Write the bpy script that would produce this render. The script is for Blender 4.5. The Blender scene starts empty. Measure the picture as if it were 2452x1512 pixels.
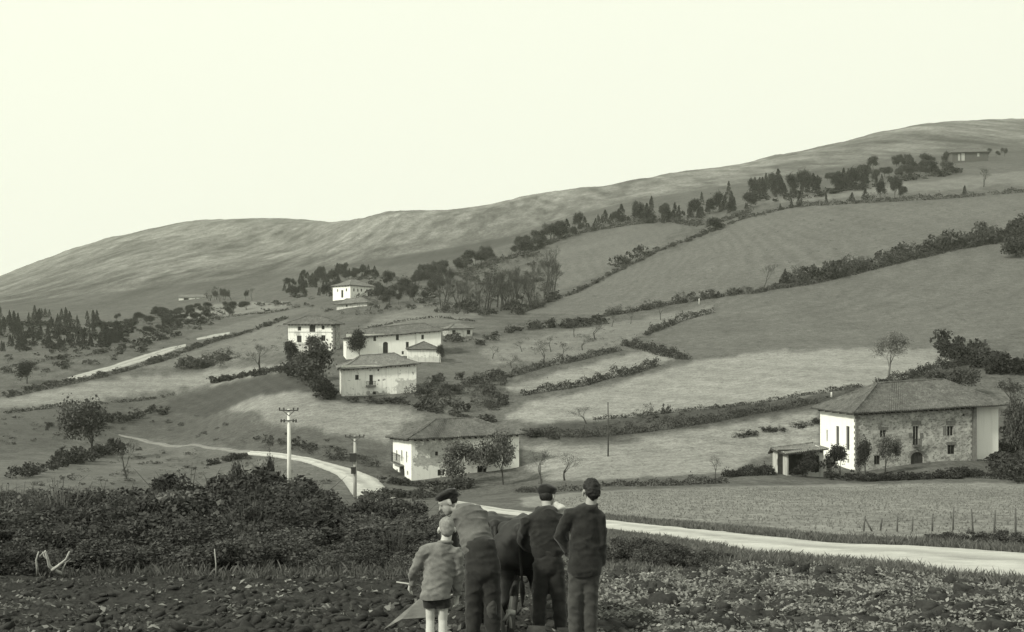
import bpy, bmesh, math, random
import numpy as np
from mathutils import Vector, Matrix, noise as mnoise
random.seed(7)
RNG = np.random.default_rng(11)
R = math.radians
SC = bpy.context.scene
COL = SC.collection
pi = math.pi

# ------------------------------------------------------------------ camera, sky, sun, exposure
FPX, CX, CY = 3034.0, 1226.0, 756.0          # focal length and centre, measured on a 2452 x 1512 print
cam_d = bpy.data.cameras.new('camera')
cam_d.sensor_width = 36.0
cam_d.lens = 36.0 * FPX / 2452.0
cam_d.clip_start = 0.2
cam_d.clip_end = 12000
cam = bpy.data.objects.new('camera', cam_d)
COL.objects.link(cam)
cam.location = (0, 0, 0)
cam.rotation_euler = (R(90), 0, 0)
SC.camera = cam

SUN_DIR = Vector((-0.70, -0.42, 0.60)).normalized()      # towards the sun
world = bpy.data.worlds.new('World')
SC.world = world
world.use_nodes = True
wn, wl = world.node_tree.nodes, world.node_tree.links
for n in list(wn): wn.remove(n)
w_out = wn.new('ShaderNodeOutputWorld')
w_bg = wn.new('ShaderNodeBackground'); w_bg.inputs['Strength'].default_value = 0.1
w_sky = wn.new('ShaderNodeTexSky'); w_sky.sky_type = 'NISHITA'; w_sky.sun_disc = False
w_sky.sun_elevation = math.asin(SUN_DIR.z); w_sky.sun_rotation = math.atan2(SUN_DIR.x, SUN_DIR.y)
w_bw = wn.new('ShaderNodeRGBToBW')
w_mr = wn.new('ShaderNodeMapRange')
w_mr.inputs['From Min'].default_value = 0.0; w_mr.inputs['From Max'].default_value = 40.0
w_mr.inputs['To Min'].default_value = 10.6; w_mr.inputs['To Max'].default_value = 10.8
w_mx = wn.new('ShaderNodeMix'); w_mx.data_type = 'RGBA'; w_mx.blend_type = 'MULTIPLY'
w_mx.inputs['Factor'].default_value = 1.0
w_mx.inputs['B'].default_value = (0.975, 1.0, 0.865, 1)
wl.new(w_sky.outputs[0], w_bw.inputs[0]); wl.new(w_bw.outputs[0], w_mr.inputs['Value'])
wl.new(w_mr.outputs[0], w_mx.inputs['A']); wl.new(w_mx.outputs['Result'], w_bg.inputs[0])
wl.new(w_bg.outputs[0], w_out.inputs[0])

sun_d = bpy.data.lights.new('sun', 'SUN')
sun_d.energy = 4.2
sun_d.angle = R(7)
sun_d.color = (1.0, 0.99, 0.86)
sun = bpy.data.objects.new('sun', sun_d)
COL.objects.link(sun)
sun.rotation_euler = SUN_DIR.to_track_quat('Z', 'Y').to_euler()
sun.location = (-60, -40, 60)

SC.view_settings.view_transform = 'Standard'
SC.view_settings.look = 'None'
SC.view_settings.exposure = 0.0
SC.view_settings.gamma = 1.0
SC.view_settings.use_curve_mapping = False
SC.cycles.max_bounces = 5
SC.cycles.diffuse_bounces = 3
SC.cycles.glossy_bounces = 2
SC.cycles.transparent_max_bounces = 4
SC.cycles.caustics_reflective = False
SC.cycles.caustics_refractive = False

# ------------------------------------------------------------------ small helpers
def tag(o, label=None, cat=None, group=None, kind=None):
    if label: o['label'] = label
    if cat: o['category'] = cat
    if group: o['group'] = group
    if kind: o['kind'] = kind
    return o

def thing(name, loc, label=None, cat=None, group=None, rz=0.0):
    o = bpy.data.objects.new(name, None)
    o.empty_display_size = 0.2
    o.location = loc
    o.rotation_euler = (0, 0, rz)
    COL.objects.link(o)
    return tag(o, label, cat, group)

def link(name, mesh, parent=None, mat=None):
    if mat is not None and not mesh.materials:
        mesh.materials.append(mat)
    o = bpy.data.objects.new(name, mesh)
    COL.objects.link(o)
    if parent is not None: o.parent = parent
    return o

def mesh_np(name, verts, faces, smooth=False):
    """verts (n,3) array, faces (m,k) array of one size."""
    verts = np.asarray(verts, dtype=np.float32); faces = np.asarray(faces, dtype=np.int32)
    me = bpy.data.meshes.new(name)
    k = faces.shape[1]
    me.vertices.add(len(verts)); me.vertices.foreach_set('co', verts.ravel())
    me.loops.add(faces.size); me.loops.foreach_set('vertex_index', faces.ravel())
    me.polygons.add(len(faces))
    me.polygons.foreach_set('loop_start', np.arange(0, faces.size, k, dtype=np.int32))
    me.polygons.foreach_set('loop_total', np.full(len(faces), k, dtype=np.int32))
    if smooth: me.polygons.foreach_set('use_smooth', np.ones(len(faces), dtype=bool))
    me.update(calc_edges=True)
    return me

class MB:
    """collects polygons for one mesh"""
    def __init__(self): self.v = []; self.f = []; self.uv = []; self.sm = []
    def poly(self, pts, uv=None, smooth=False):
        b = len(self.v)
        self.v += [tuple(p) for p in pts]
        self.f.append(tuple(range(b, b + len(pts))))
        self.uv.append(uv); self.sm.append(smooth)
    def box(self, c, s, M=None):
        x, y, z = s[0] / 2, s[1] / 2, s[2] / 2
        P = [Vector((a * x, b * y, d * z)) for a in (-1, 1) for b in (-1, 1) for d in (-1, 1)]
        if M is not None: P = [M @ p for p in P]
        P = [p + Vector(c) for p in P]
        for q in ((0, 1, 3, 2), (4, 6, 7, 5), (0, 4, 5, 1), (2, 3, 7, 6), (0, 2, 6, 4), (1, 5, 7, 3)):
            self.poly([P[i] for i in q])
    def tube(self, pts, rad, n=6, cap=True):
        pts = [Vector(p) for p in pts]
        if not hasattr(rad, '__len__'): rad = [rad] * len(pts)
        rings = []
        b0 = len(self.v)
        for i, p in enumerate(pts):
            d = (pts[min(i + 1, len(pts) - 1)] - pts[max(i - 1, 0)]).normalized()
            a = d.orthogonal().normalized() if i == 0 else (a - d * a.dot(d)).normalized()
            c = d.cross(a)
            for k in range(n):
                t = 2 * pi * k / n
                self.v.append(tuple(p + (a * math.cos(t) + c * math.sin(t)) * rad[i]))
        for i in range(len(pts) - 1):
            for k in range(n):
                k2 = (k + 1) % n
                self.f.append((b0 + i * n + k, b0 + i * n + k2, b0 + (i + 1) * n + k2, b0 + (i + 1) * n + k))
                self.uv.append(None); self.sm.append(True)
        if cap:
            self.f.append(tuple(b0 + k for k in reversed(range(n)))); self.uv.append(None); self.sm.append(False)
            e = b0 + (len(pts) - 1) * n
            self.f.append(tuple(e + k for k in range(n))); self.uv.append(None); self.sm.append(False)
    def mesh(self, name, mat=None):
        me = bpy.data.meshes.new(name)
        me.from_pydata(self.v, [], self.f)
        if any(u is not None for u in self.uv):
            ul = me.uv_layers.new(name='UVMap')
            li = 0
            for f, u in zip(self.f, self.uv):
                for k in range(len(f)):
                    if u is not None: ul.data[li].uv = u[k]
                    li += 1
        me.polygons.foreach_set('use_smooth', self.sm)
        me.update()
        if mat: me.materials.append(mat)
        return me
    def build(self, name, mat, parent=None, off=None):
        if off is not None:
            self.v = [(a - off[0], b - off[1], c - off[2]) for a, b, c in self.v]
        return link(name, self.mesh(name, mat), parent)

# value noise, vectorised
def _hash(ix, iy, seed):
    h = (ix.astype(np.int64) * 374761393 + iy.astype(np.int64) * 668265263 + seed * 974711) & 0x7fffffff
    h = ((h ^ (h >> 13)) * 1274126177) & 0x7fffffff
    return ((h ^ (h >> 16)) & 0xffff) / 65535.0
def vnoise(x, y, seed=0):
    x = np.asarray(x, float); y = np.asarray(y, float)
    ix = np.floor(x); iy = np.floor(y); fx = x - ix; fy = y - iy
    fx = fx * fx * (3 - 2 * fx); fy = fy * fy * (3 - 2 * fy)
    a = _hash(ix, iy, seed); b = _hash(ix + 1, iy, seed); c = _hash(ix, iy + 1, seed); d = _hash(ix + 1, iy + 1, seed)
    return (a * (1 - fx) + b * fx) * (1 - fy) + (c * (1 - fx) + d * fx) * fy
def fbm(x, y, seed=0, o=4):
    t = 0; amp = 0.5
    for k in range(o):
        t = t + amp * (vnoise(x, y, seed + k * 17) - 0.5); x = x * 2.03; y = y * 2.03; amp *= 0.5
    return t

# ------------------------------------------------------------------ materials (a black and white print: greys with a faint olive tone)
def G(v): return (v * 1.0, v, v * 0.95, 1)
def new_mat(name):
    m = bpy.data.materials.new(name); m.use_nodes = True
    nt = m.node_tree
    b = nt.nodes['Principled BSDF']
    b.inputs['Specular IOR Level'].default_value = 0.2
    return m, nt.nodes, nt.links, b
def noise_node(N, L, scale, detail=4, rough=0.6, coord='Object', stretch=None):
    tc = N.new('ShaderNodeTexCoord'); t = N.new('ShaderNodeTexNoise')
    t.inputs['Scale'].default_value = scale; t.inputs['Detail'].default_value = detail
    t.inputs['Roughness'].default_value = rough
    if stretch:
        mp = N.new('ShaderNodeMapping'); mp.inputs['Scale'].default_value = stretch
        L.new(tc.outputs[coord], mp.inputs[0]); L.new(mp.outputs[0], t.inputs['Vector'])
    else: L.new(tc.outputs[coord], t.inputs['Vector'])
    return t
def mathn(N, L, op, a, b=None, clamp=False):
    m = N.new('ShaderNodeMath'); m.operation = op; m.use_clamp = clamp
    for i, x in enumerate((a, b)):
        if x is None: continue
        if isinstance(x, (int, float)): m.inputs[i].default_value = x
        else: L.new(x, m.inputs[i])
    return m.outputs[0]
def maprange(N, L, v, a, b, c, d, smooth=False):
    m = N.new('ShaderNodeMapRange')
    if smooth: m.interpolation_type = 'SMOOTHSTEP'
    L.new(v, m.inputs['Value'])
    for k, x in zip(('From Min', 'From Max', 'To Min', 'To Max'), (a, b, c, d)): m.inputs[k].default_value = x
    return m.outputs[0]
def ramp(N, L, fac, stops):
    r = N.new('ShaderNodeValToRGB'); e = r.color_ramp.elements
    while len(e) < len(stops): e.new(0.5)
    for x, (p, v) in zip(e, stops): x.position = p; x.color = G(v)
    L.new(fac, r.inputs[0]); return r.outputs[0]
def mul(N, L, col, val):
    m = N.new('ShaderNodeMix'); m.data_type = 'RGBA'; m.blend_type = 'MULTIPLY'; m.inputs['Factor'].default_value = 1
    L.new(col, m.inputs['A']); L.new(val, m.inputs['B']); return m.outputs['Result']
def mixc(N, L, fac, a, b):
    m = N.new('ShaderNodeMix'); m.data_type = 'RGBA'
    L.new(fac, m.inputs['Factor'])
    for k, x in (('A', a), ('B', b)):
        if isinstance(x, (int, float)): m.inputs[k].default_value = G(x)
        else: L.new(x, m.inputs[k])
    return m.outputs['Result']
def bump(N, L, b, h, dist, strength=0.6):
    n = N.new('ShaderNodeBump'); n.inputs['Distance'].default_value = dist; n.inputs['Strength'].default_value = strength
    L.new(h, n.inputs['Height']); L.new(n.outputs[0], b.inputs['Normal'])

def basic(name, lo, hi, scale=6, rough=0.9, detail=5, bmp=0.0, stretch=None, rand=0.0):
    m, N, L, b = new_mat(name)
    t = noise_node(N, L, scale, detail, 0.65, 'Object', stretch)
    c = ramp(N, L, t.outputs['Fac'], [(0.3, lo), (0.7, hi)])
    if rand:
        oi = N.new('ShaderNodeObjectInfo')
        c = mul(N, L, c, maprange(N, L, oi.outputs['Random'], 0, 1, 1 - rand, 1 + rand))
    L.new(c, b.inputs['Base Color']); b.inputs['Roughness'].default_value = rough
    if bmp: bump(N, L, b, t.outputs['Fac'], bmp)
    return m

def foliage(name, lo, hi, scale=1.5, rand=0.25, trans=0.15):
    m, N, L, b = new_mat(name)
    g = N.new('ShaderNodeNewGeometry')
    t = noise_node(N, L, scale, 3)
    s = mathn(N, L, 'ADD', mathn(N, L, 'MULTIPLY', g.outputs['Random Per Island'], 0.6), mathn(N, L, 'MULTIPLY', t.outputs['Fac'], 0.5))
    c = ramp(N, L, s, [(0.2, lo), (0.85, hi)])
    oi = N.new('ShaderNodeObjectInfo')
    c = mul(N, L, c, maprange(N, L, oi.outputs['Random'], 0, 1, 1 - rand, 1 + rand))
    L.new(c, b.inputs['Base Color']); b.inputs['Roughness'].default_value = 0.75
    if trans:
        tr = N.new('ShaderNodeBsdfTranslucent'); L.new(c, tr.inputs[0])
        ms = N.new('ShaderNodeMixShader'); ms.inputs[0].default_value = trans
        out = N['Material Output'] if 'Material Output' in N else N.get('Material Output')
        L.new(b.outputs[0], ms.inputs[1]); L.new(tr.outputs[0], ms.inputs[2]); L.new(ms.outputs[0], out.inputs[0])
    return m

M = {}
# ------------------------------------------------------------------ the land: one height field over the valley and the hill opposite
# control points: (column, row) on the print where the ground shows and its distance in metres
CP = []
for px in (-900, -300, 300, 900, 1500, 2100, 2700, 3300):
    for Y in (2.5, 5, 10, 14, 20, 28):
        CP.append((px, CY + FPX * (1.47 / Y + 0.15), Y))
CP += [(1450,1257,68),(1700,1285,50),(2000,1315,42),(2452,1355,32),(2900,1390,27),
 (2452,1262,58),(2200,1237,72),(1900,1232,76),(1600,1215,90),(1320,1217,105),(1200,1222,108),
 (2452,1185,120),(2200,1172,135),(1900,1175,130),(1600,1172,140),(1320,1178,150),
 (2452,1138,175),(2060,1128,184),(1800,1132,172),(1550,1122,185),(1250,1140,195),(985,1150,198),
 (2452,1040,212),(1900,1055,210),(1550,1062,212),(1300,1052,216),(2250,1045,206),
 (2452,890,262),(1960,955,235),(1600,1010,228),(1250,1010,236),(2250,920,250),
 (2250,860,305),(1900,862,312),(1600,882,316),(1250,950,282),
 (2452,790,350),(2100,785,375),(1800,785,385),(1500,832,360),(1250,902,312),
 (2452,655,450),(2100,695,440),(1800,715,440),(1450,772,420),(1200,812,395),
 (2452,568,520),(2100,628,500),(1870,682,480),(1600,726,470),(1300,748,480),
 (2452,462,640),(2100,480,660),(1900,497,665),(1700,562,640),(1450,662,600),(1250,722,560),
 (2452,405,800),(2100,428,820),(1900,457,830),(1700,492,820),(1500,522,820),(1300,572,800),(1100,652,700),
 (2320,388,900),(1100,600,1000),(900,630,1000),(1250,560,1000),
 (850,948,283),(750,1000,250),(1000,857,350),(750,838,385),(950,803,420),(845,722,540),(1000,740,480),(1150,806,395),(1100,862,350),
 (1030,1000,245),(600,985,262),
 (692,1187,150),(850,1189,165),(911,1152,190),(600,1083,250),(280,1041,320),(450,1033,318),(400,1100,235),
 (14,1150,165),(250,1130,200),(14,1050,270),(200,1000,330),(14,970,360),(300,925,390),(600,888,395),
 (14,862,480),(400,832,490),(600,768,590),(690,800,460),(14,838,560),(200,765,780),(14,752,800),(450,717,850),(700,695,800),(330,800,560),
 (14,705,1300),(300,640,1400),(640,605,1600),(850,600,1250),(640,660,1050),
 (14,1310,45),(14,1245,75),(400,1232,90),(692,1217,115),(900,1217,125),(14,1195,110),(1050,1202,130),(400,1310,45),(900,1310,45),(1200,1310,45)]
SKY_L = [(-300,760),(14,663),(120,625),(250,573),(350,555),(460,527),(550,528),(640,520),(700,524),(770,527),(830,533)]
SKY_R = [(830,533),(860,521),(950,507),(1050,505),(1160,500),(1250,470),(1330,459),(1460,445),(1600,415),(1720,406),(1900,363),(1960,356),(2100,320),(2200,295),(2300,293),(2360,284),(2400,289),(2452,285)]
CP += [(px, py, 2600) for px, py in SKY_L[:-1]] + [(px, py, 1750) for px, py in SKY_R[1:]]
CP += [(860,536,2600),(1000,555,2600)] + [(px, py + 62, 2700) for px, py in SKY_R[4::2]] + [(px, py + 55, 3600) for px, py in SKY_L[::2]]
CP += [(820,552,1800),(700,590,1750),(1300,530,1150),(1700,440,1150),(2100,368,1150),(2452,345,1150),(950,545,1450)]
# outside the frame the slopes simply go on
for (px, py, Y) in list(CP):
    if Y > 30 and px >= 2440: CP += [(px + 900, py - 0.10 * 900 * min(1, Y / 500), Y)]
    if Y > 30 and px <= 20 and px > -200: CP += [(px - 900, py + 0.06 * 900 * min(1, Y / 700), Y)]
_cp = np.array(CP, float)
US = 4.0
def _uv(px, Y): return np.stack([(px - CX) / FPX * US, np.log(Y)], -1)
_P = _uv(_cp[:, 0], _cp[:, 2]); _S = (_cp[:, 1] - CY) / FPX
def _phi(d2): return 0.5 * d2 * np.log(d2 + 1e-9)
_n = len(_P)
_D2 = ((_P[:, None] - _P[None]) ** 2).sum(-1)
_A = np.zeros((_n + 3, _n + 3)); _A[:_n, :_n] = _phi(_D2) + np.eye(_n) * 0.012
_A[:_n, _n] = 1; _A[:_n, _n + 1:] = _P; _A[_n, :_n] = 1; _A[_n + 1:, :_n] = _P.T
_W = np.linalg.solve(_A, np.concatenate([_S, np.zeros(3)]))
def s_of(u, Y):
    q = np.stack([np.asarray(u, float).ravel() * US, np.log(np.asarray(Y, float)).ravel()], -1)
    d2 = ((q[:, None] - _P[None]) ** 2).sum(-1)
    return _phi(d2) @ _W[:_n] + _W[_n] + q @ _W[_n + 1:]

u_in = np.linspace(-0.425, 0.425, 510)
u_out = 0.425 + np.cumsum(np.linspace(0.004, 0.05, 26))
UU = np.concatenate([-u_out[::-1], u_in, u_out])
YY = np.exp(np.concatenate([np.linspace(math.log(2.2), math.log(9), 24, endpoint=False),
                            np.linspace(math.log(9), math.log(34), 190, endpoint=False),
                            np.linspace(math.log(34), math.log(3500), 400)]))
NR, NC = len(YY), len(UU)
# coarse spline samples, then upsampled along u to stay fast
uc = np.concatenate([np.linspace(UU[0], -0.45, 10, endpoint=False), np.linspace(-0.45, 0.45, 150), np.linspace(0.45, UU[-1], 11)[1:]])
Sc = np.empty((NR, len(uc)))
for i, y in enumerate(YY): Sc[i] = s_of(uc, np.full(len(uc), y))
S = np.empty((NR, NC))
for i in range(NR): S[i] = np.interp(UU, uc, Sc[i])
# the mountain skyline is kept crisp: rows past the crest fall away
GU, GY = np.meshgrid(UU, YY)
GX = GU * GY
far = np.clip((GY - 900) / 900, 0, 1)
Z = -S * GY
Z += far * (13 * fbm(GX / 170, GY / 260, 5, 5) + 6 * fbm(GX / 30, GY / 90, 9, 4))
mid = np.clip((GY - 120) / 150, 0, 1) * (1 - far)
Z += mid * (3.0 * fbm(GX / 60, GY / 60, 3, 4) + 0.5 * fbm(GX / 9, GY / 9, 6, 3))
nearw = 1 - np.clip((GY - 60) / 60, 0, 1)
Z += (1 - far) * 0.10 * fbm(GX / 2.2, GY / 2.2, 4, 3)
SG = -Z / GY                                                # what the camera sees, row of print = CY + FPX * SG
PYG = CY + FPX * SG

def col_interp(u):
    j = np.clip(np.searchsorted(UU, u) - 1, 0, NC - 2); t = (u - UU[j]) / (UU[j + 1] - UU[j])
    return j, t
LOGY = np.log(YY)
def zat(x, y):
    x = np.asarray(x, float); y = np.maximum(np.asarray(y, float), YY[0] + 1e-3)
    u = np.clip(x / y, UU[0], UU[-1] - 1e-6); j, tu = col_interp(u)
    i = np.clip(np.searchsorted(YY, y) - 1, 0, NR - 2); ty = np.clip((y - YY[i]) / (YY[i + 1] - YY[i]), 0, 1)
    # bilinear on the grid in (u, Y)
    z = (Z[i, j] * (1 - tu) + Z[i, j + 1] * tu) * (1 - ty) + (Z[i + 1, j] * (1 - tu) + Z[i + 1, j + 1] * tu) * ty
    return z
def hit(px, py, ymin=9.0):
    """ground point seen at (px, py) of the print, first one beyond ymin"""
    u = (px - CX) / FPX; j, t = col_interp(np.array(u)); j = int(j); t = float(t)
    col = PYG[:, j] * (1 - t) + PYG[:, j + 1] * t
    i0 = int(np.searchsorted(YY, ymin))
    idx = np.nonzero(col[i0:] <= py)[0]
    if len(idx) == 0:
        i = i0 + int(np.argmin(col[i0:])); y = YY[i]
    else:
        i = i0 + int(idx[0])
        if i == i0: y = YY[i]
        else:
            a, b = col[i - 1], col[i]; y = YY[i - 1] + (YY[i] - YY[i - 1]) * (a - py) / max(a - b, 1e-6)
    return Vector((u * y, y, float(zat(u * y, y))))
def at(px, py, Y): return Vector(((px - CX) / FPX * Y, Y, (CY - py) / FPX * Y))

def inpoly(x, y, poly):
    poly = np.asarray(poly, float); r = np.zeros(np.shape(x), bool); n = len(poly)
    for k in range(n):
        x1, y1 = poly[k]; x2, y2 = poly[(k + 1) % n]
        c = ((y1 > y) != (y2 > y)) & (x < (x2 - x1) * (y - y1) / ((y2 - y1) if y2 != y1 else 1e-9) + x1)
        r ^= c
    return r
# ------------------------------------------------------------------ fields: outlines on the land, each with the tone of its growth
FIELDS = [  # name, tone, roughness of growth, outline
 ('meadow', .20, 'pale stubbly meadow sloping above the terrace bank', [(1205,1005),(1260,965),(1330,952),(1480,920),(1600,880),(1700,862),(1850,843),(2100,832),(2240,835),(2310,870),(2100,920),(1960,940),(1800,965),(1600,985),(1450,1000),(1300,1015)]),
 ('meadow', .185, 'narrow pale meadow above the long dark hedge', [(1205,930),(1330,892),(1450,862),(1540,838),(1620,858),(1560,870),(1450,905),(1330,928),(1245,942)]),
 ('meadow', .18, 'pale tilted field below the village houses', [(545,985),(610,950),(650,937),(740,940),(760,962),(900,970),(1030,995),(960,1015),(930,1055),(800,1040),(640,1010)]),
 ('meadow', .19, 'rough pale meadow between the two large farmhouses', [(1250,1062),(1450,1067),(1700,1027),(1960,985),(1960,1070),(1850,1082),(1740,1130),(1440,1150),(1330,1150),(1250,1110)]),
 ('meadow', .165, 'mown meadow along the far side of the dirt road', [(1250,1190),(1440,1175),(1740,1165),(2100,1158),(2452,1155),(2800,1160),(2800,1345),(2452,1310),(2100,1285),(1800,1258),(1500,1236),(1250,1212)]),
 ('meadow', .098, 'large grey pasture high on the right hand slope', [(1560,800),(1720,745),(1720,718),(1880,690),(2000,672),(2200,625),(2452,560),(2800,480),(2800,800),(2452,790),(2250,830),(2000,835),(1850,840),(1660,858),(1600,830)]),
 ('meadow', .102, 'long pasture below the upper tree line', [(1250,748),(1370,705),(1480,655),(1700,565),(1800,520),(1900,492),(2200,478),(2452,462),(2800,440),(2800,500),(2452,545),(2200,590),(2000,640),(1870,672),(1700,705),(1440,755)]),
 ('meadow', .105, 'rounded pasture beside the bare trees', [(1340,700),(1320,640),(1300,610),(1400,570),(1540,535),(1640,540),(1570,590),(1450,650)]),
 ('meadow', .130, 'pale strip of pasture under the pine wood', [(1790,482),(2000,462),(2150,440),(2452,410),(2800,400),(2800,425),(2452,440),(2100,465),(1900,483)]),
 ('meadow', .066, 'dark smooth field under the mountain', [(780,630),(900,598),(1210,560),(1240,575),(1100,620),(980,632),(850,640)]),
 ('meadow', .185, 'pale band of meadow at the left edge', [(-400,1010),(-400,985),(14,952),(300,905),(560,880),(690,870),(690,885),(520,918),(330,945),(200,965),(14,978)]),
 ('meadow', .125, 'grey field left of the three storey house', [(300,880),(430,842),(560,812),(690,762),(690,840),(600,852),(540,876)]),
 ('meadow', .110, 'sloping strip of field behind the three storey house', [(430,806),(560,775),(690,742),(790,735),(690,757),(560,800)]),
 ('meadow', .16, 'small pale meadow below the far hut', [(400,747),(550,724),(690,720),(690,735),(520,757),(400,772)]),
 ('meadow', .130, 'pale knoll of grass behind the long white house', [(870,785),(900,760),(1040,722),(1110,735),(1180,752),(1060,775)]),
 ('meadow', .095, 'round grassy mound beside the long white house', [(1040,852),(1140,845),(1215,880),(1190,905),(1000,908),(1000,868)]),
 ('meadow', .14, 'orchard grass between the hedges', [(1140,832),(1300,800),(1440,778),(1700,732),(1710,745),(1560,790),(1500,820),(1350,862),(1180,872)]),
 ('meadow', .100, 'rough grass inside the bend of the road', [(-400,1150),(14,1100),(300,1055),(560,1077),(600,1092),(690,1106),(770,1124),(825,1150),(835,1185),(700,1190),(330,1150),(100,1170),(-400,1230)]),
 ('meadow', .050, 'dark bank of heather above the pale tilted field', [(360,975),(520,925),(700,890),(750,900),(745,935),(610,948),(540,985),(480,1000)]),
 ('meadow', .070, 'rough dark slope above the road', [(-400,1100),(14,988),(300,967),(540,1002),(800,1047),(930,1062),(905,1138),(780,1104),(600,1072),(300,1036),(14,1085)]),
 ('meadow', .050, 'dark terrace bank below the pale meadow', [(1240,1030),(1300,1018),(1450,1003),(1600,988),(1800,968),(1960,943),(2100,922),(2310,872),(2330,890),(2100,945),(1960,975),(1750,1010),(1600,1030),(1450,1052),(1250,1050)]),
]
tone = np.full((NR, NC), 0.085)
ident = np.zeros((NR, NC), np.int32)
LY = np.log(GY)
def outline_uv(poly):
    out = []
    for k in range(len(poly)):
        a = poly[k]; b = poly[(k + 1) % len(poly)]
        n = max(1, int(math.hypot(a[0] - b[0], a[1] - b[1]) / 60))
        for i in range(n):
            t = i / n; p = hit(a[0] + (b[0] - a[0]) * t, a[1] + (b[1] - a[1]) * t)
            out.append((p.x / p.y, math.log(p.y)))
    return out
# edges wander a little so that no border is ruled
WU = GU + 0.0016 * fbm(GX / 5, GY / 7, 31, 3) * 2; WL = LY + 0.02 * fbm(GX / 6, GY / 6, 32, 3) * 2
for k, (nm, tn, lab, poly) in enumerate(FIELDS):
    msk = inpoly(WU, WL, outline_uv(poly)); tone[msk] = tn; ident[msk] = k + 2
mtn = GY > 1050
tone[mtn] = 0.142; ident[mtn] = 1
SOIL = [(-900,1392),(14,1372),(400,1368),(800,1372),(1050,1372),(1250,1380),(1450,1372),(1600,1366),(1780,1345),(1950,1352),(2150,1372),(2260,1392),(2452,1408),(2900,1440),(2900,2600),(-900,2600)]
so = []
for k in range(len(SOIL)):
    a = SOIL[k]; b = SOIL[(k + 1) % len(SOIL)]; n = max(1, int(math.hypot(a[0] - b[0], a[1] - b[1]) / 80))
    for i in range(n):
        t = i / n; p = hit(a[0] + (b[0] - a[0]) * t, min(a[1] + (b[1] - a[1]) * t, 2500), 2.3)
        so.append((p.x / p.y, math.log(p.y)))
SOILM = inpoly(WU, WL, so)
tone[SOILM] = np.where(GU[SOILM] < 0.02, 0.027, 0.042); ident[SOILM] = 99
verge = (~SOILM) & (GY < 60) & (ident == 0)
tone[verge] = 0.085
# soften the borders by a cell or two
def blur(a, n=1):
    for _ in range(n):
        a = (a + np.roll(a, 1, 0) + np.roll(a, -1, 0) + np.roll(a, 1, 1) + np.roll(a, -1, 1)) / 5
    return a
tone = blur(tone, 1)
# patchiness that belongs to the growth itself
tone *= 1 + 0.35 * fbm(GX / 14, GY / 14, 41, 4) + 0.25 * fbm(GX / 3, GY / 3, 42, 3) * (GY < 400)
ln_ = np.sin((Z * 1.6 + GX * .03 + 2.0 * fbm(GX / 30, GY / 30, 44, 3)) * 2 * pi / 2.1)
tone *= 1 + 0.10 * ln_ * (GY > 200) * (GY < 900) * (0.3 + vnoise(GX / 40, GY / 40, 45))
# scrub and bare grass on the mountain
mm = np.clip((GY - 800) / 400, 0, 1)
scrub = fbm(GX / 70 + 3, GY / 300, 51, 5) * 1.2 + fbm(GX / 10, GY / 90, 52, 4) * 1.7
tone *= 1 + mm * np.clip(scrub, -0.55, 0.75)
tone *= 1 - 0.28 * mm * np.clip((1500 - GY) / 450, 0, 1) * (0.6 + vnoise(GX / 120, GY / 300, 53))      # denser heather low on the mountain
# turned furrow slices in the ploughed ground
sw = blur(SOILM.astype(float), 2)
left = np.clip((0.02 - GU) / 0.05, 0, 1)
fur = np.sin((GY * 1.0 + GX * 0.18 + 1.2 * fbm(GX / 3, GY / 3, 60, 2)) * 2 * pi / 0.62)
Z += sw * ((0.05 + 0.035 * left) * fur * (0.5 + vnoise(GX / 0.9, GY / 0.7, 63)) + 0.16 * fbm(GX / 0.55, GY / 0.5, 61, 4) + 0.09 * fbm(GX / 0.14, GY / 0.14, 62, 2))
PYG = CY + FPX * (-Z / GY)

def ground_mat(name, kind):
    m, N, L, b = new_mat(name)
    at_ = N.new('ShaderNodeAttribute'); at_.attribute_name = 'tone'
    cols = []
    sc = {'meadow': ((0.5, 8), (2.2, 6)), 'soil': ((5, 6), (24, 4)), 'mountain': ((0.07, 10), (0.35, 6)), 'hill': ((0.22, 8), (1.6, 5))}[kind]
    stt = {'mountain': (1, .2, .4), 'hill': (1, .6, 1)}.get(kind)
    a = noise_node(N, L, sc[0][0], sc[0][1], 0.75, 'Object', stt); c = noise_node(N, L, sc[1][0], sc[1][1], 0.75, 'Object', stt)
    f = mathn(N, L, 'ADD', maprange(N, L, a.outputs['Fac'], 0.3, 0.7, *((0.62, 1.38) if kind != 'mountain' else (0.6, 1.4))), maprange(N, L, c.outputs['Fac'], 0.3, 0.7, -0.5, 0.5))
    v = mathn(N, L, 'MULTIPLY', at_.outputs['Fac'], f)
    cr = N.new('ShaderNodeMix'); cr.data_type = 'RGBA'; cr.blend_type = 'MULTIPLY'; cr.inputs['Factor'].default_value = 1
    cr.inputs['A'].default_value = G(1.0); L.new(v, cr.inputs['B'])
    L.new(cr.outputs['Result'], b.inputs['Base Color'])
    b.inputs['Roughness'].default_value = 0.95; b.inputs['Specular IOR Level'].default_value = 0.08
    d = {'meadow': 0.10, 'soil': 0.03, 'mountain': 4.0, 'hill': 0.6}[kind]
    bump(N, L, b, a.outputs['Fac'], d, 0.7)
    return m
GM = {k: ground_mat('ground_' + k, k) for k in ('meadow', 'soil', 'mountain', 'hill')}
fid = ident[:-1, :-1]
ii, jj = np.meshgrid(np.arange(NR - 1), np.arange(NC - 1), indexing='ij')
quad = np.stack([ii * NC + jj, ii * NC + jj + 1, (ii + 1) * NC + jj + 1, (ii + 1) * NC + jj], -1)
ALLV = np.stack([GX, GY, Z], -1).reshape(-1, 3)
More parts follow.
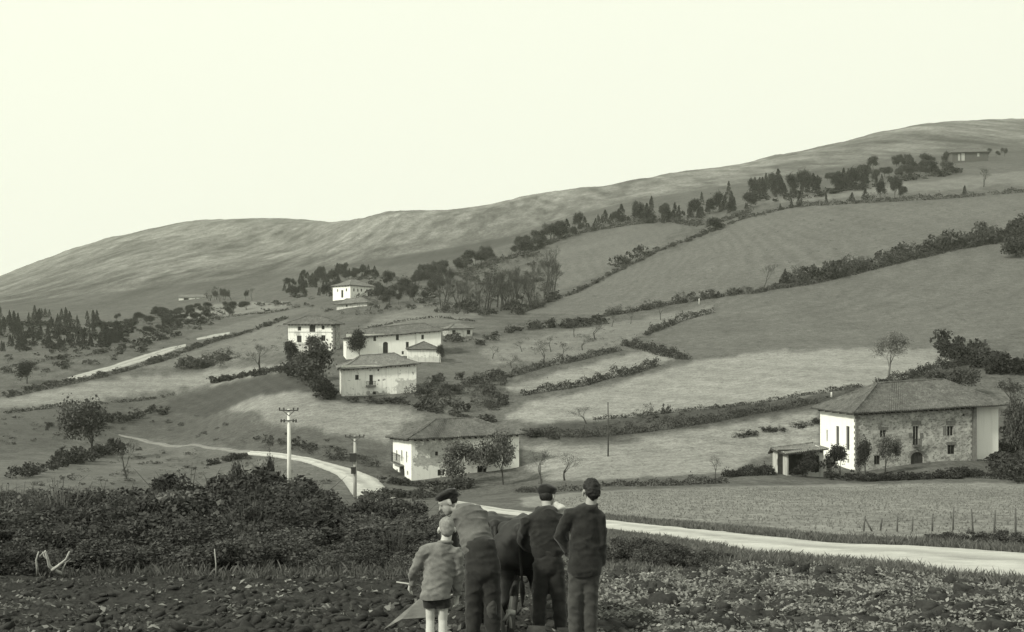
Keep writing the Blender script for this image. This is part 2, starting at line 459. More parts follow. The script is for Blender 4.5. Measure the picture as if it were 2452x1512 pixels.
# smooth normals over the whole sheet so that no seam shows between fields
_gx = np.gradient(ALLV.reshape(NR, NC, 3), axis=1); _gy = np.gradient(ALLV.reshape(NR, NC, 3), axis=0)
NRM = np.cross(_gx, _gy).reshape(-1, 3); NRM /= np.linalg.norm(NRM, axis=1, keepdims=True) + 1e-12
def ground_piece(name, gid, mat, label):
    q = quad[fid == gid]
    if len(q) == 0: return None
    used, inv = np.unique(q.ravel(), return_inverse=True)
    flat = gid == 99        # broken soil keeps its facets
    me = mesh_np(name, ALLV[used], inv.reshape(-1, 4), not flat)
    a = me.attributes.new('tone', 'FLOAT', 'POINT'); a.data.foreach_set('value', tone.reshape(-1)[used].astype(np.float32))
    if not flat: me.normals_split_custom_set_from_vertices([tuple(x) for x in NRM[used]])
    o = link(name, me, None, mat); tag(o, label, None, None, 'structure'); return o
ground_piece('hillside', 0, GM['hill'], 'rough hillside and valley ground between the fields')
ground_piece('mountain', 1, GM['mountain'], 'bare scrubby mountain along the skyline')
ground_piece('ploughed_field', 99, GM['soil'], 'dark ploughed soil in the foreground')
for k, (nm, tn, lab, poly) in enumerate(FIELDS): ground_piece(nm, k + 2, GM['meadow'], lab)

# ------------------------------------------------------------------ dirt roads and paths
def road_mat(name, lo, hi):
    m, N, L, b = new_mat(name)
    a = noise_node(N, L, 0.6, 6, 0.7); c = noise_node(N, L, 12, 4, 0.7)
    col = ramp(N, L, a.outputs['Fac'], [(0.3, lo), (0.62, hi)])
    col = mul(N, L, col, maprange(N, L, c.outputs['Fac'], 0.3, 0.7, 0.85, 1.12))
    ac = N.new('ShaderNodeAttribute'); ac.attribute_name = 'across'
    w = mathn(N, L, 'ADD', ac.outputs['Fac'], maprange(N, L, a.outputs['Fac'], 0.2, 0.8, -0.12, 0.12))
    cs = mathn(N, L, 'COSINE', mathn(N, L, 'MULTIPLY', w, 4 * pi))          # two trodden wheel lines, grassier crown and edges
    col = mul(N, L, col, maprange(N, L, cs, -0.6, 1.0, 1.06, 0.80))
    L.new(col, b.inputs['Base Color']); b.inputs['Roughness'].default_value = 0.95
    bump(N, L, b, c.outputs['Fac'], 0.03, 0.6); return m
M['road'] = road_mat('pale_dirt', 0.28, 0.44)
M['track'] = road_mat('track_dirt', 0.12, 0.21)
M['pale_track'] = road_mat('pale_track_dirt', 0.22, 0.36)
def strip(name, far_edge, near_edge, mat, label, lift=0.06, n=160, rag=0.18):
    def resample(pts, n):
        P = [hit(*p) for p in pts]
        d = [0]
        for a, b in zip(pts[:-1], pts[1:]): d.append(d[-1] + math.hypot(b[0] - a[0], b[1] - a[1]))
        t = np.linspace(0, d[-1], n)
        lx = np.interp(t, d, [p.x for p in P]); ly = np.interp(t, d, [p.y for p in P])
        k = np.ones(9) / 9
        for _ in range(2):
            lx[4:-4] = np.convolve(lx, k, 'valid'); ly[4:-4] = np.convolve(ly, k, 'valid')
        return np.stack([lx, ly], -1)
    A = resample(far_edge, n); B = resample(near_edge, n)
    wob = np.arange(n) * 0.9
    W = np.linalg.norm(A - B, axis=1, keepdims=True); D = (A - B) / np.maximum(W, 1e-3)
    A = A + D * (rag * fbm(wob, wob * 0 + 3, 71, 3) * 2)[:, None]; B = B - D * (rag * fbm(wob, wob * 0 + 9, 72, 3) * 2)[:, None]
    m = 9; V = []
    for k in range(m):
        t = k / (m - 1); P = A * (1 - t) + B * t
        z = zat(P[:, 0], P[:, 1]) + lift + 0.05 * math.sin(pi * t) - (0.12 if k in (0, m - 1) else 0)
        V.append(np.stack([P[:, 0], P[:, 1], z], -1))
    V = np.stack(V, 1).reshape(-1, 3)
    i, k = np.meshgrid(np.arange(n - 1), np.arange(m - 1), indexing='ij')
    Fq = np.stack([i * m + k, i * m + k + 1, (i + 1) * m + k + 1, (i + 1) * m + k], -1).reshape(-1, 4)
    me = mesh_np(name, V, Fq[:, ::-1], True); tr_ = me.attributes.new('across', 'FLOAT', 'POINT'); tr_.data.foreach_set('value', np.tile(np.linspace(0, 1, m), n).astype(np.float32))
    o = link(name, me, None, mat)
    tag(o, label, None, None, 'structure')
    print('ROAD', name, 'widths', [round(float(w), 1) for w in W[::32, 0]])
    return o
strip('dirt_road', [(2900,1365),(2650,1340),(2450,1323),(2218,1307),(1965,1297),(1711,1272),(1449,1245),(1330,1232),(1240,1222),(1150,1210),(1050,1194)],
      [(2900,1450),(2650,1416),(2450,1388),(2261,1374),(2176,1355),(1965,1338),(1796,1322),(1600,1288),(1449,1264),(1330,1245),(1240,1234),(1150,1222),(1050,1208)], M['road'],
      'pale dirt road descending past the ploughed field', 0.07, 260)
strip('dirt_road', [(593,1078),(694,1087),(777,1105),(857,1126),(911,1147),(930,1175),(960,1190)], [(593,1088),(694,1100),(766,1120),(810,1138),(831,1164),(846,1189),(880,1204)], M['road'],
      'pale bend of the road beside the electricity poles', 0.10, 140)
strip('footpath', [(284,1040),(330,1047),(380,1059),(420,1066),(500,1071),(598,1078)], [(284,1042),(330,1052),(378,1065),(420,1071),(500,1076),(598,1085)], M['track'], 'thin pale path leaving the road to the left', 0.12, 90, .3)
strip('footpath', [(160,905),(250,880),(340,850),(400,832),(445,823)], [(175,910),(255,891),(345,864),(410,841),(445,829)], M['pale_track'], 'pale dirt track on the left slope', 0.15, 90, .4)
strip('footpath', [(470,810),(510,800),(550,794)], [(472,814),(512,807),(550,799)], M['pale_track'], 'short pale track above the left fields', 0.15, 50, .4)
# ------------------------------------------------------------------ farmhouses
def stone_nodes(N, L, uvout, lo, hi, sc=2.6):
    v = N.new('ShaderNodeTexVoronoi'); v.inputs['Scale'].default_value = sc; v.inputs['Randomness'].default_value = 0.9
    mp = N.new('ShaderNodeMapping'); mp.inputs['Scale'].default_value = (1, 1.5, 1)
    L.new(uvout, mp.inputs[0]); L.new(mp.outputs[0], v.inputs['Vector'])
    bw = N.new('ShaderNodeRGBToBW'); L.new(v.outputs['Color'], bw.inputs[0])
    ve = N.new('ShaderNodeTexVoronoi'); ve.feature = 'DISTANCE_TO_EDGE'; ve.inputs['Scale'].default_value = sc; ve.inputs['Randomness'].default_value = 0.9
    L.new(mp.outputs[0], ve.inputs['Vector'])
    t = N.new('ShaderNodeTexNoise'); t.inputs['Scale'].default_value = 0.8; t.inputs['Detail'].default_value = 6; L.new(uvout, t.inputs['Vector'])
    c = ramp(N, L, bw.outputs[0], [(0.15, lo), (0.5, (lo + hi) / 2), (0.85, hi)])
    c = mixc(N, L, maprange(N, L, ve.outputs['Distance'], 0.0, 0.09, 0.75, 0.0), c, hi * 1.05)
    c = mul(N, L, c, maprange(N, L, t.outputs['Fac'], 0.3, 0.7, 0.72, 1.28))
    return c, ve.outputs['Distance']
def wall_mat(name, boxes=(), base=0.74, stone=(0.10, 0.30), stain=0.5, allstone=False, streak=0.35):
    m, N, L, b = new_mat(name)
    uv = N.new('ShaderNodeUVMap'); uv.uv_map = 'UVMap'
    U = uv.outputs[0]
    sc, sh = stone_nodes(N, L, U, *stone)
    if allstone:
        col = sc
    else:
        t = N.new('ShaderNodeTexNoise'); t.inputs['Scale'].default_value = 0.9; t.inputs['Detail'].default_value = 8; t.inputs['Roughness'].default_value = 0.7
        L.new(U, t.inputs['Vector'])
        mp = N.new('ShaderNodeMapping'); mp.inputs['Scale'].default_value = (2.2, 0.25, 1); L.new(U, mp.inputs[0])
        t2 = N.new('ShaderNodeTexNoise'); t2.inputs['Scale'].default_value = 1.0; t2.inputs['Detail'].default_value = 5; L.new(mp.outputs[0], t2.inputs['Vector'])
        col = ramp(N, L, t2.outputs['Fac'], [(0.30, base * (1 - streak * .8)), (0.5, base)])
        sp = N.new('ShaderNodeSeparateXYZ'); L.new(U, sp.inputs[0])
        mask = maprange(N, L, t.outputs['Fac'], 0.66 - 0.12 * stain, 0.72 - 0.10 * stain, 0, 1)
        for (s0, z0, s1, z1, strength) in boxes:
            n2 = mathn(N, L, 'MULTIPLY', mathn(N, L, 'SUBTRACT', t.outputs['Fac'], 0.5), 5.0)
            d = None
            for e in (mathn(N, L, 'SUBTRACT', sp.outputs[0], s0), mathn(N, L, 'SUBTRACT', s1, sp.outputs[0]), mathn(N, L, 'SUBTRACT', sp.outputs[1], z0), mathn(N, L, 'SUBTRACT', z1, sp.outputs[1])):
                d = e if d is None else mathn(N, L, 'MINIMUM', d, e)
            d = mathn(N, L, 'ADD', d, n2)
            mask = mathn(N, L, 'MAXIMUM', mask, maprange(N, L, d, -0.05, 0.15, 0, strength))
        # damp, weathered foot of the wall
        col = mixc(N, L, mask, col, sc)
    L.new(col, b.inputs['Base Color']); b.inputs['Roughness'].default_value = 0.95; b.inputs['Specular IOR Level'].default_value = 0.1
    bump(N, L, b, sh, 0.05, 0.35)
    return m
def roof_mat(name, lo, hi):
    m, N, L, b = new_mat(name)
    a = noise_node(N, L, 0.7, 6, 0.7); c = noise_node(N, L, 2.6, 6, 0.8); e = noise_node(N, L, 0.5, 5, 0.7)
    col = ramp(N, L, a.outputs['Fac'], [(0.28, lo), (0.5, (lo + hi) / 2), (0.72, hi)])
    col = mul(N, L, col, maprange(N, L, c.outputs['Fac'], 0.32, 0.68, 0.4, 1.6))
    col = mixc(N, L, maprange(N, L, e.outputs['Fac'], 0.60, 0.70, 0, 0.5), col, hi * 1.9)
    L.new(col, b.inputs['Base Color']); b.inputs['Roughness'].default_value = 0.9
    bump(N, L, b, c.outputs['Fac'], 0.05, 0.6)
    return m
M['roof'] = roof_mat('old_tiles', 0.06, 0.13)
M['roof_pale'] = roof_mat('weathered_tiles', 0.09, 0.17)
M['soffit'] = basic('soffit_wood', 0.03, 0.06, 3)
M['rafter'] = basic('rafter_wood', 0.02, 0.05, 5)
M['door'] = basic('door_wood', 0.02, 0.05, 5, stretch=(1, 1, 0.2))
M['frame'] = basic('window_wood', 0.05, 0.14, 8)
M['framew'] = basic('painted_window_wood', 0.3, 0.45, 8)
M['quoin'] = basic('quoin_stone', 0.10, 0.22, 3, bmp=0.02)
M['lintel'] = basic('lintel_stone', 0.10, 0.18, 3, bmp=0.02)
M['iron'] = basic('iron', 0.02, 0.04, 10, rough=0.6)
def glass_mat():
    m, N, L, b = new_mat('window_glass')
    b.inputs['Base Color'].default_value = G(0.015); b.inputs['Roughness'].default_value = 0.25; b.inputs['Specular IOR Level'].default_value = 0.4
    return m
M['glass'] = glass_mat()

class House:
    def __init__(self, name, label, cat, near, left, right, theta, Y=None, group=None, base_drop=1.2):
        """near=(px, py_base, py_eave); left=(px, py_eave); right=(px, py_eave): corners on the print"""
        th = R(theta)
        if Y is None: Y = hit(near[0], near[1]).y
        u = (near[0] - CX) / FPX
        self.n = np.array([u * Y, Y]); self.d = np.array([math.cos(th), math.sin(th)]); self.e = np.array([-math.sin(th), math.cos(th)])
        ur = (right[0] - CX) / FPX; ul = (left[0] - CX) / FPX
        self.L = (ur * Y - self.n[0]) / (self.d[0] - ur * self.d[1])
        if len(left) > 2: self.Md = left[2]
        else: self.Md = (self.n[0] - ul * Y) / (self.d[1] + ul * self.d[0])
        r = self.P(self.L, 0); l = self.P(0, self.Md); b = self.P(self.L, self.Md)
        self.zn = (CY - near[2]) / FPX * Y; self.zr = (CY - right[1]) / FPX * r[1]; self.zl = self.zn if left[1] is None else (CY - left[1]) / FPX * l[1]
        self.zb = self.zl + self.zr - self.zn
        g = [float(zat(*p)) for p in (self.n, r, l, b)]
        self.zg = (CY - near[1]) / FPX * Y
        self.z0 = min(g + [self.zg]) - base_drop
        self.loc = Vector((self.n[0], self.n[1], self.zg))
        self.o = thing(name, self.loc, label, cat, group)
        print('HOUSE', name, 'Y %.0f L %.1f M %.1f eaveH %.1f' % (Y, self.L, self.Md, self.zn - self.zg), 'ground', [round(x - self.zg, 1) for x in g])
    def P(self, a, b): return self.n + self.d * a + self.e * b
    def ez(self, a, b):
        A, B = a / self.L, b / self.Md
        return self.zn * (1 - A) * (1 - B) + self.zr * A * (1 - B) + self.zl * (1 - A) * B + self.zb * A * B
    # the four walls: (start, direction, length)
    def wallframe(self, w):
        return {'front': (self.P(0, 0), self.d, self.L, lambda s: self.ez(s, 0)),
                'left': (self.P(0, self.Md), -self.e, self.Md, lambda s: self.ez(0, self.Md - s)),
                'right': (self.P(self.L, 0), self.e, self.Md, lambda s: self.ez(self.L, s)),
                'back': (self.P(self.L, self.Md), -self.d, self.L, lambda s: self.ez(self.L - s, self.Md))}[w]
    def sz(self, w, px, py):
        A, d, Ln, tz = self.wallframe(w); u = (px - CX) / FPX
        s = (u * A[1] - A[0]) / (d[0] - u * d[1]); y = A[1] + d[1] * s
        return s, (CY - py) / FPX * y
    def W(self, w, s, z, dep=0.0):
        """point on wall w, s along it, dep outwards"""
        A, d, Ln, tz = self.wallframe(w); out = np.array([d[1], -d[0]])
        p = A + d * s + out * dep
        return Vector((p[0], p[1], z)) - self.loc
    def wall(self, w, mat, openings=(), name='wall', raise_top=0.0, rev=0.26):
        A, d, Ln, tz = self.wallframe(w)
        mb = MB(); O = []
        for op in openings:
            kind, x0, y0, x1, y1 = op[:5]
            s0, za = self.sz(w, x0, y0); s1, zb_ = self.sz(w, x1, y1)
            O.append((kind, min(s0, s1), min(za, zb_), max(s0, s1), max(za, zb_), op[5] if len(op) > 5 else None))
        ss = sorted({0.0, Ln, Ln / 3, 2 * Ln / 3} | {min(max(o[1], 0.05), Ln - 0.05) for o in O} | {min(max(o[3], 0.05), Ln - 0.05) for o in O})
        zs = sorted({self.z0} | {o[2] for o in O} | {o[4] for o in O})
        zref = self.zg
        for i in range(len(ss) - 1):
            a, b = ss[i], ss[i + 1]; mid = (a + b) / 2
            for k in range(len(zs)):
                lo = zs[k]; top = k == len(zs) - 1
                hi = None if top else zs[k + 1]
                if not top and any(o[1] - 1e-4 < mid < o[3] + 1e-4 and o[2] - 1e-4 < (lo + hi) / 2 < o[4] + 1e-4 for o in O): continue
                ha, hb = (tz(a) + raise_top, tz(b) + raise_top) if top else (hi, hi)
                mb.poly([self.W(w, a, lo), self.W(w, b, lo), self.W(w, b, hb), self.W(w, a, ha)], [(a, lo - zref), (b, lo - zref), (b, hb - zref), (a, ha - zref)])
        for (kind, s0, z0, s1, z1, ex) in O:
            c = [(s0, z0), (s1, z0), (s1, z1), (s0, z1)]
            for k in range(4):
                p, q = c[k], c[(k + 1) % 4]
                mb.poly([self.W(w, *p), self.W(w, *q), self.W(w, *q, -rev), self.W(w, *p, -rev)][::-1], [(p[0], p[1] - zref), (q[0], q[1] - zref), (q[0] + rev, q[1] - zref), (p[0] + rev, p[1] - zref)][::-1])
            if kind == 'arch':      # fill the corners above the arch
                r = (s1 - s0) / 2; cs = (s0 + s1) / 2; zc = z1 - r * 0.8
                for sgn in (-1, 1):
                    arc = [(cs + sgn * r * math.cos(t), zc + 0.8 * r * math.sin(t)) for t in np.linspace(0, pi / 2, 7)]
                    for k in range(6):
                        tri = [arc[k], arc[k + 1], (cs + sgn * r, z1)] if k < 5 else [arc[k], arc[k + 1], (cs + sgn * r, z1)]
                        mb.poly([self.W(w, *p, -0.004) for p in (tri if sgn > 0 else tri[::-1])], [(p[0], p[1] - zref) for p in (tri if sgn > 0 else tri[::-1])])
        wo = mb.build(name, mat, self.o)
        for (kind, s0, z0, s1, z1, ex) in O: self.filling(w, kind, s0, z0, s1, z1, rev, ex)
        return wo
    def bar(self, mb, w, s0, z0, s1, z1, d0, d1):
        P = [self.W(w, s, z, dd) for s in (s0, s1) for z in (z0, z1) for dd in (d0, d1)]
        for q in ((0, 1, 3, 2), (4, 6, 7, 5), (0, 4, 5, 1), (2, 3, 7, 6), (0, 2, 6, 4), (1, 5, 7, 3)): mb.poly([P[i] for i in q])
    def filling(self, w, kind, s0, z0, s1, z1, rev, ex):
        t = min(0.09, (s1 - s0) * 0.14)
        if kind in ('win', 'winw', 'french'):
            mb = MB(); d0, d1 = -rev + 0.02, -rev + 0.09
            self.bar(mb, w, s0 + .004, z0 + .004, s0 + t, z1 - .004, d0, d1); self.bar(mb, w, s1 - t, z0 + .004, s1 - .004, z1 - .004, d0, d1)
            self.bar(mb, w, s0 + t, z1 - t, s1 - t, z1 - .004, d0, d1 - .003); self.bar(mb, w, s0 + t, z0 + .004, s1 - t, z0 + t, d0, d1 - .003)
            self.bar(mb, w, (s0 + s1) / 2 - t / 2, z0 + t, (s0 + s1) / 2 + t / 2, z1 - t, d0, d1 - .006)
            f = mb.build('window', M['framew' if kind != 'win' else 'frame'], self.o)
            pb = MB(); pb.poly([self.W(w, s0 + .01, z0 + .01, d0 + .012), self.W(w, s1 - .01, z0 + .01, d0 + .012), self.W(w, s1 - .01, z1 - .01, d0 + .012), self.W(w, s0 + .01, z1 - .01, d0 + .012)])
            pb.build('pane', M['glass'], f)
        elif kind == 'shut':
            mb = MB(); n = 3
            for k in range(n):
                a = s0 + (s1 - s0) * k / n; b = s0 + (s1 - s0) * (k + 1) / n
                self.bar(mb, w, a + .01, z0 + .01, b - .01, z1 - .01, -rev + .02, -rev + .07)
            mb.build('shutter', M['door'], self.o)
        elif kind in ('door', 'arch'):
            mb = MB(); n = 4
            for k in range(n):
                a = s0 + (s1 - s0) * k / n; b = s0 + (s1 - s0) * (k + 1) / n
                self.bar(mb, w, a + .008, z0 + .01, b - .008, z1 - .01, -rev + .01, -rev + .06)
            mb.build('door', M['door'], self.o)
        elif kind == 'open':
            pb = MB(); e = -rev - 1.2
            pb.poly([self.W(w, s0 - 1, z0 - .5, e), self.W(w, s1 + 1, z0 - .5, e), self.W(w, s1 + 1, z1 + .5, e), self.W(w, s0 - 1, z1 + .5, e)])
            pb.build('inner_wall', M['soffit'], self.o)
    def block(self, name, w, px0, py0, px1, py1, proud, mat, depth=0.1):
        s0, za = self.sz(w, px0, py0); s1, zb = self.sz(w, px1, py1); mb = MB()
        self.bar(mb, w, min(s0, s1), min(za, zb), max(s0, s1), max(za, zb), -depth, proud); return mb.build(name, mat, self.o)
    def quoins(self, corner, mat, h=0.42, big=0.62, small=0.36):
        """alternating dressed stones at a corner: 'near' or 'right'"""
        top = (self.zn if corner == 'near' else self.zr) - 0.25; z = self.zg - 0.2; k = 0
        while z < top:
            hh = h * random.uniform(0.85, 1.15); a, b = (big, small) if k % 2 else (small, big)
            p = 0.025; mb = MB()
            if corner == 'near': a0, a1, b0, b1 = -p, a, -p, b
            else: a0, a1, b0, b1 = self.L - a, self.L + p, -p, b
            zz = (z, min(z + hh - 0.02, top)); P = []
            for aa in (a0, a1):
                for bb in (b0, b1):
                    for q in zz: c = self.P(aa, bb); P.append(Vector((c[0], c[1], q)) - self.loc)
            for q in ((0, 1, 3, 2), (4, 6, 7, 5), (0, 4, 5, 1), (2, 3, 7, 6), (0, 2, 6, 4), (1, 5, 7, 3)): mb.poly([P[i] for i in q])
            mb.build('quoin', mat, self.o); z += hh; k += 1
    def roof(self, py_ridge, mat, inset=(0, 0), along='L', over=0.8, corr=0.0, sag=0.10, drop=0.12, rafters=(), ridge_b=0.5, ext=0.0, thick=0.14):
        L, Md, o = self.L + ext, self.Md, over
        if along == 'L': q0, q1 = (inset[0], Md * ridge_b), (L - inset[1], Md * ridge_b)
        else: q0, q1 = (L * ridge_b, inset[0]), (L * ridge_b, Md - inset[1])
        c = self.P((q0[0] + q1[0]) / 2, (q0[1] + q1[1]) / 2)
        zrg = (CY - py_ridge) / FPX * c[1]
        rise = zrg - self.ez(*((q0[0] + q1[0]) / 2, (q0[1] + q1[1]) / 2))
        dz = -drop
        if along == 'L':
            g0 = inset[0] <= 0.01; g1 = inset[1] <= 0.01
            if g0: q0 = (-o, q0[1])
            if g1: q1 = (L + o, q1[1])
        else:
            g0 = inset[0] <= 0.01; g1 = inset[1] <= 0.01
            if g0: q0 = (q0[0], -o)
            if g1: q1 = (q1[0], Md + o)
        E = {'n': (-o, -o), 'r': (L + o, -o), 'b': (L + o, Md + o), 'l': (-o, Md + o)}
        def ep(k): a, b = E[k]; return (a, b, self.ez(a, b) + dz)
        Q0 = (q0[0], q0[1], self.ez(*q0) + rise); Q1 = (q1[0], q1[1], self.ez(*q1) + rise)
        if along == 'L': planes = [('n', 'r', Q0, Q1), ('b', 'l', Q1, Q0)] + ([] if g0 else [('l', 'n', Q0, Q0)]) + ([] if g1 else [('r', 'b', Q1, Q1)])
        else: planes = [('r', 'b', Q0, Q1), ('l', 'n', Q1, Q0)] + ([] if g0 else [('n', 'r', Q0, Q0)]) + ([] if g1 else [('b', 'l', Q1, Q1)])
        V, F, V2, F2 = [], [], [], []
        ed = MB()
        for (k0, k1, r0, r1) in planes:
            p0, p1 = np.array(ep(k0)), np.array(ep(k1)); r0 = np.array(r0); r1 = np.array(r1)
            ln = np.linalg.norm(p1 - p0); ns = int(max(10, ln / (corr / 5 if corr else 0.6))); nt = 12
            S_, T_ = np.meshgrid(np.linspace(0, 1, ns + 1), np.linspace(0, 1, nt + 1), indexing='ij')
            S_ = S_[..., None]; T_ = T_[..., None]
            P = (p0 * (1 - S_) + p1 * S_) * (1 - T_) + (r0 * (1 - S_) + r1 * S_) * T_
            wx = self.n[0] + self.d[0] * P[..., 0] + self.e[0] * P[..., 1]; wy = self.n[1] + self.d[1] * P[..., 0] + self.e[1] * P[..., 1]
            z = P[..., 2] + sag * 3.2 * fbm(wx / 3.0, wy / 3.0, 81, 3)
            z = z - sag * 1.2 * np.sin(np.clip(T_[..., 0], 0, 1) * pi)      # old rafters sag
            base = z.copy()
            if corr:
                dirn = (p1 - p0)[:2] / np.linalg.norm((p1 - p0)[:2])
                cc = (P[..., 0] - p0[0]) * dirn[0] + (P[..., 1] - p0[1]) * dirn[1]
                z = z + 0.075 * np.cos(2 * pi * cc / corr) + 0.02 * (vnoise(cc / corr, T_[..., 0] * 9, 83) - .5)
            b0 = len(V)
            W_ = np.stack([wx - self.loc.x, wy - self.loc.y, z - self.loc.z], -1).reshape(-1, 3)
            V += W_.tolist(); i, k = np.meshgrid(np.arange(ns), np.arange(nt), indexing='ij'); m = nt + 1
            F += (np.stack([i * m + k, (i + 1) * m + k, (i + 1) * m + k + 1, i * m + k + 1], -1).reshape(-1, 4) + b0).tolist()
            b1 = len(V2)
            W2 = np.stack([wx - self.loc.x, wy - self.loc.y, base - thick - 0.06 - self.loc.z], -1).reshape(-1, 3); V2 += W2.tolist()
            F2 += (np.stack([i * m + k, i * m + k + 1, (i + 1) * m + k + 1, (i + 1) * m + k], -1).reshape(-1, 4) + b1).tolist()
            T0 = W_.reshape(ns + 1, nt + 1, 3); B0 = W2.reshape(ns + 1, nt + 1, 3)
            for q in range(ns):      # eave edge
                ed.poly([B0[q, 0], B0[q + 1, 0], T0[q + 1, 0], T0[q, 0]])
            for q in range(nt):
                ed.poly([B0[0, q], T0[0, q], T0[0, q + 1], B0[0, q + 1]]); ed.poly([B0[ns, q], B0[ns, q + 1], T0[ns, q + 1], T0[ns, q]])
        ro = link('roof', mesh_np('roof', V, F, True), self.o, mat)
        link('soffit', mesh_np('soffit', V2, F2, False), self.o, M['soffit'])
        ed.build('eave_edge', M['soffit'], ro)
        # ridge and hip tiles
        rid = MB()
        lines = [(Q0, Q1)] if Q0 != Q1 else []
        if along == 'L':
            if not g0: lines += [(ep('n'), Q0), (ep('l'), Q0)]
            if not g1: lines += [(ep('r'), Q1), (ep('b'), Q1)]
        else:
            if not g0: lines += [(ep('n'), Q0), (ep('r'), Q0)]
            if not g1: lines += [(ep('l'), Q1), (ep('b'), Q1)]
        for a, b in lines:
            pts = []
            for t in np.linspace(0, 1, 14):
                q = np.array(a) * (1 - t) + np.array(b) * t; p = self.P(q[0], q[1])
                z = q[2] + sag * 3.2 * float(fbm(np.array(p[0] / 3.0), np.array(p[1] / 3.0), 81, 3)) - (sag * 1.2 * math.sin(t * pi) if (a, b) != (Q0, Q1) else 0)
                pts.append(Vector((p[0], p[1], z + 0.03 + 0.03 * math.sin(t * 40))) - self.loc)
            rid.tube(pts, 0.13, 6)
        if lines: rid.build('ridge_tiles', mat, ro)
        for (w, n_) in rafters:
            A, d, Ln, tz = self.wallframe(w)
            for k in range(n_):
                s = Ln * (k + 0.5) / n_; mb = MB()
                self.bar(mb, w, s - .09, tz(s) - 0.42 - drop, s + .09, tz(s) - 0.22 - drop, -0.05, over - 0.12); mb.build('rafter', M['rafter'], self.o)
        if g0 or g1:    # gable ends
            for gq, w in (((g0), 'left' if along == 'L' else 'front'), ((g1), 'right' if along == 'L' else 'back')):
                if not gq: continue
                A, d, Ln, tz = self.wallframe(w); mb = MB()
                zt = tz(Ln / 2) + rise - 0.2
                mb.poly([self.W(w, 0, tz(0) - 0.1, -.003), self.W(w, Ln, tz(Ln) - 0.1, -.003), self.W(w, Ln / 2, zt, -.003)], [(0, 6), (Ln, 6), (Ln / 2, 8)])
                mb.build('gable', M['gable'], self.o)
        return ro
M['plaster'] = wall_mat('white_plaster')
M['gable'] = M['plaster']
M['plaster_clean'] = wall_mat('white_limewash', stain=0.15, streak=0.12, base=0.78)
M['plaster_dirty'] = wall_mat('stained_plaster', stain=0.9, streak=0.55, base=0.60)

# A: the stone farmhouse at the right
A = House('stone_farmhouse', 'large stone farmhouse with white end wall and wide hipped roof at the right', 'farmhouse', (2050, 1128, 984), (1964, 974), (2333, 968), 13)
M['rubble'] = wall_mat('rubble_stone', allstone=True, stone=(0.16, 0.40))
M['plaster_a'] = wall_mat('end_wall_plaster', boxes=[(-1, -3, 4.0, 1.6, 0.75)], stain=0.1, streak=0.1, base=0.80)
A.wall('front', M['rubble'], [('winw', 2107, 1029, 2123, 1048), ('french', 2186, 1019, 2201, 1066), ('winw', 2268, 1019, 2284, 1044), ('win', 2269, 1065, 2287, 1087),
     ('win', 2093, 1090, 2108, 1112), ('arch', 2181, 1076, 2211, 1126), ('open', 2084, 985, 2089, 991), ('open', 2305, 990, 2310, 996)])
A.wall('left', M['plaster_a'], [('win', 1979, 1028, 1982, 1057), ('win', 2002, 1019, 2009, 1066), ('win', 2026, 1019, 2034, 1078), ('shut', 2029, 1098, 2033, 1108)])
A.wall('right', M['rubble']); A.wall('back', M['rubble'])
A.roof(912, M['roof'], inset=(6.5, 6.0), ext=4.4, over=1.0, corr=0.30, sag=0.08, rafters=[('left', 5), ('front', 22)])
A.quoins('near', M['quoin']); A.quoins('right', M['quoin'])
for bl in ((2183, 1007, 2206, 1017), (2265, 1007, 2287, 1017), (2176, 1036, 2184, 1049), (2203, 1036, 2211, 1049), (2258, 1020, 2266, 1042), (2103, 1022, 2127, 1028), (2266, 1058, 2290, 1064)):
    A.block('lintel', 'front', *bl, 0.03, M['lintel'])
# ring of wedge stones over the arched door
sc_, zc_ = A.sz('front', 2196, 1096); sr_ = A.sz('front', 2211, 1096)[0] - sc_
for k in range(9):
    t0, t1 = pi * k / 9 + 0.02, pi * (k + 1) / 9 - 0.02; mb = MB(); r0, r1 = sr_ + 0.02, sr_ + 0.5
    P0 = [A.W('front', sc_ + r * math.cos(t), zc_ + 0.85 * r * math.sin(t), dd) for dd in (0.03, -0.1) for (r, t) in ((r0, t0), (r1, t0), (r1, t1), (r0, t1))]
    for q in ((0, 1, 2, 3), (7, 6, 5, 4), (0, 4, 5, 1), (1, 5, 6, 2), (2, 6, 7, 3), (3, 7, 4, 0)): mb.poly([P0[i] for i in q])
    mb.build('arch_stone', M['quoin'], A.o)
# iron balcony in front of the tall window
mb = MB(); s0, z0_ = A.sz('front', 2184, 1066); s1, z1_ = A.sz('front', 2203, 1050)
A.bar(mb, 'front', s0, z0_ - .15, s1, z0_, 0.0, 0.55); mb.build('balcony_slab', M['lintel'], A.o)
mb = MB()
A.bar(mb, 'front', s0, z1_, s1, z1_ + .05, 0.5, 0.55)
for k in range(12):
    s = s0 + (s1 - s0) * (k + .5) / 12; A.bar(mb, 'front', s - .02, z0_, s + .02, z1_, 0.5, 0.54)
mb.build('railing', M['iron'], A.o)
# white wing set back at the right end, under the same eave
mb = MB()
s2 = A.L + 4.6
def AW(a, b, z): p = A.P(a, b); return Vector((p[0], p[1], z)) - A.loc
zt = A.zr - 0.15
for (a0, b0, a1, b1) in ((A.L + .03, 0.9, s2, 0.9), (s2, 0.9, s2, 8.0)):
    ln = math.hypot(a1 - a0, b1 - b0); mb.poly([AW(a0, b0, A.z0), AW(a1, b1, A.z0), AW(a1, b1, zt), AW(a0, b0, zt)], [(0, 0), (ln, 0), (ln, 7), (0, 7)])
mb.build('side_wall', M['plaster_clean'], A.o)
mb = MB(); p = AW(A.L + .02, -.03, 0); mb.box((p.x, p.y, (A.z0 + zt) / 2 - A.loc.z), (0.5, 0.5, zt - A.z0)); mb.build('corner_pier', M['lintel'], A.o)

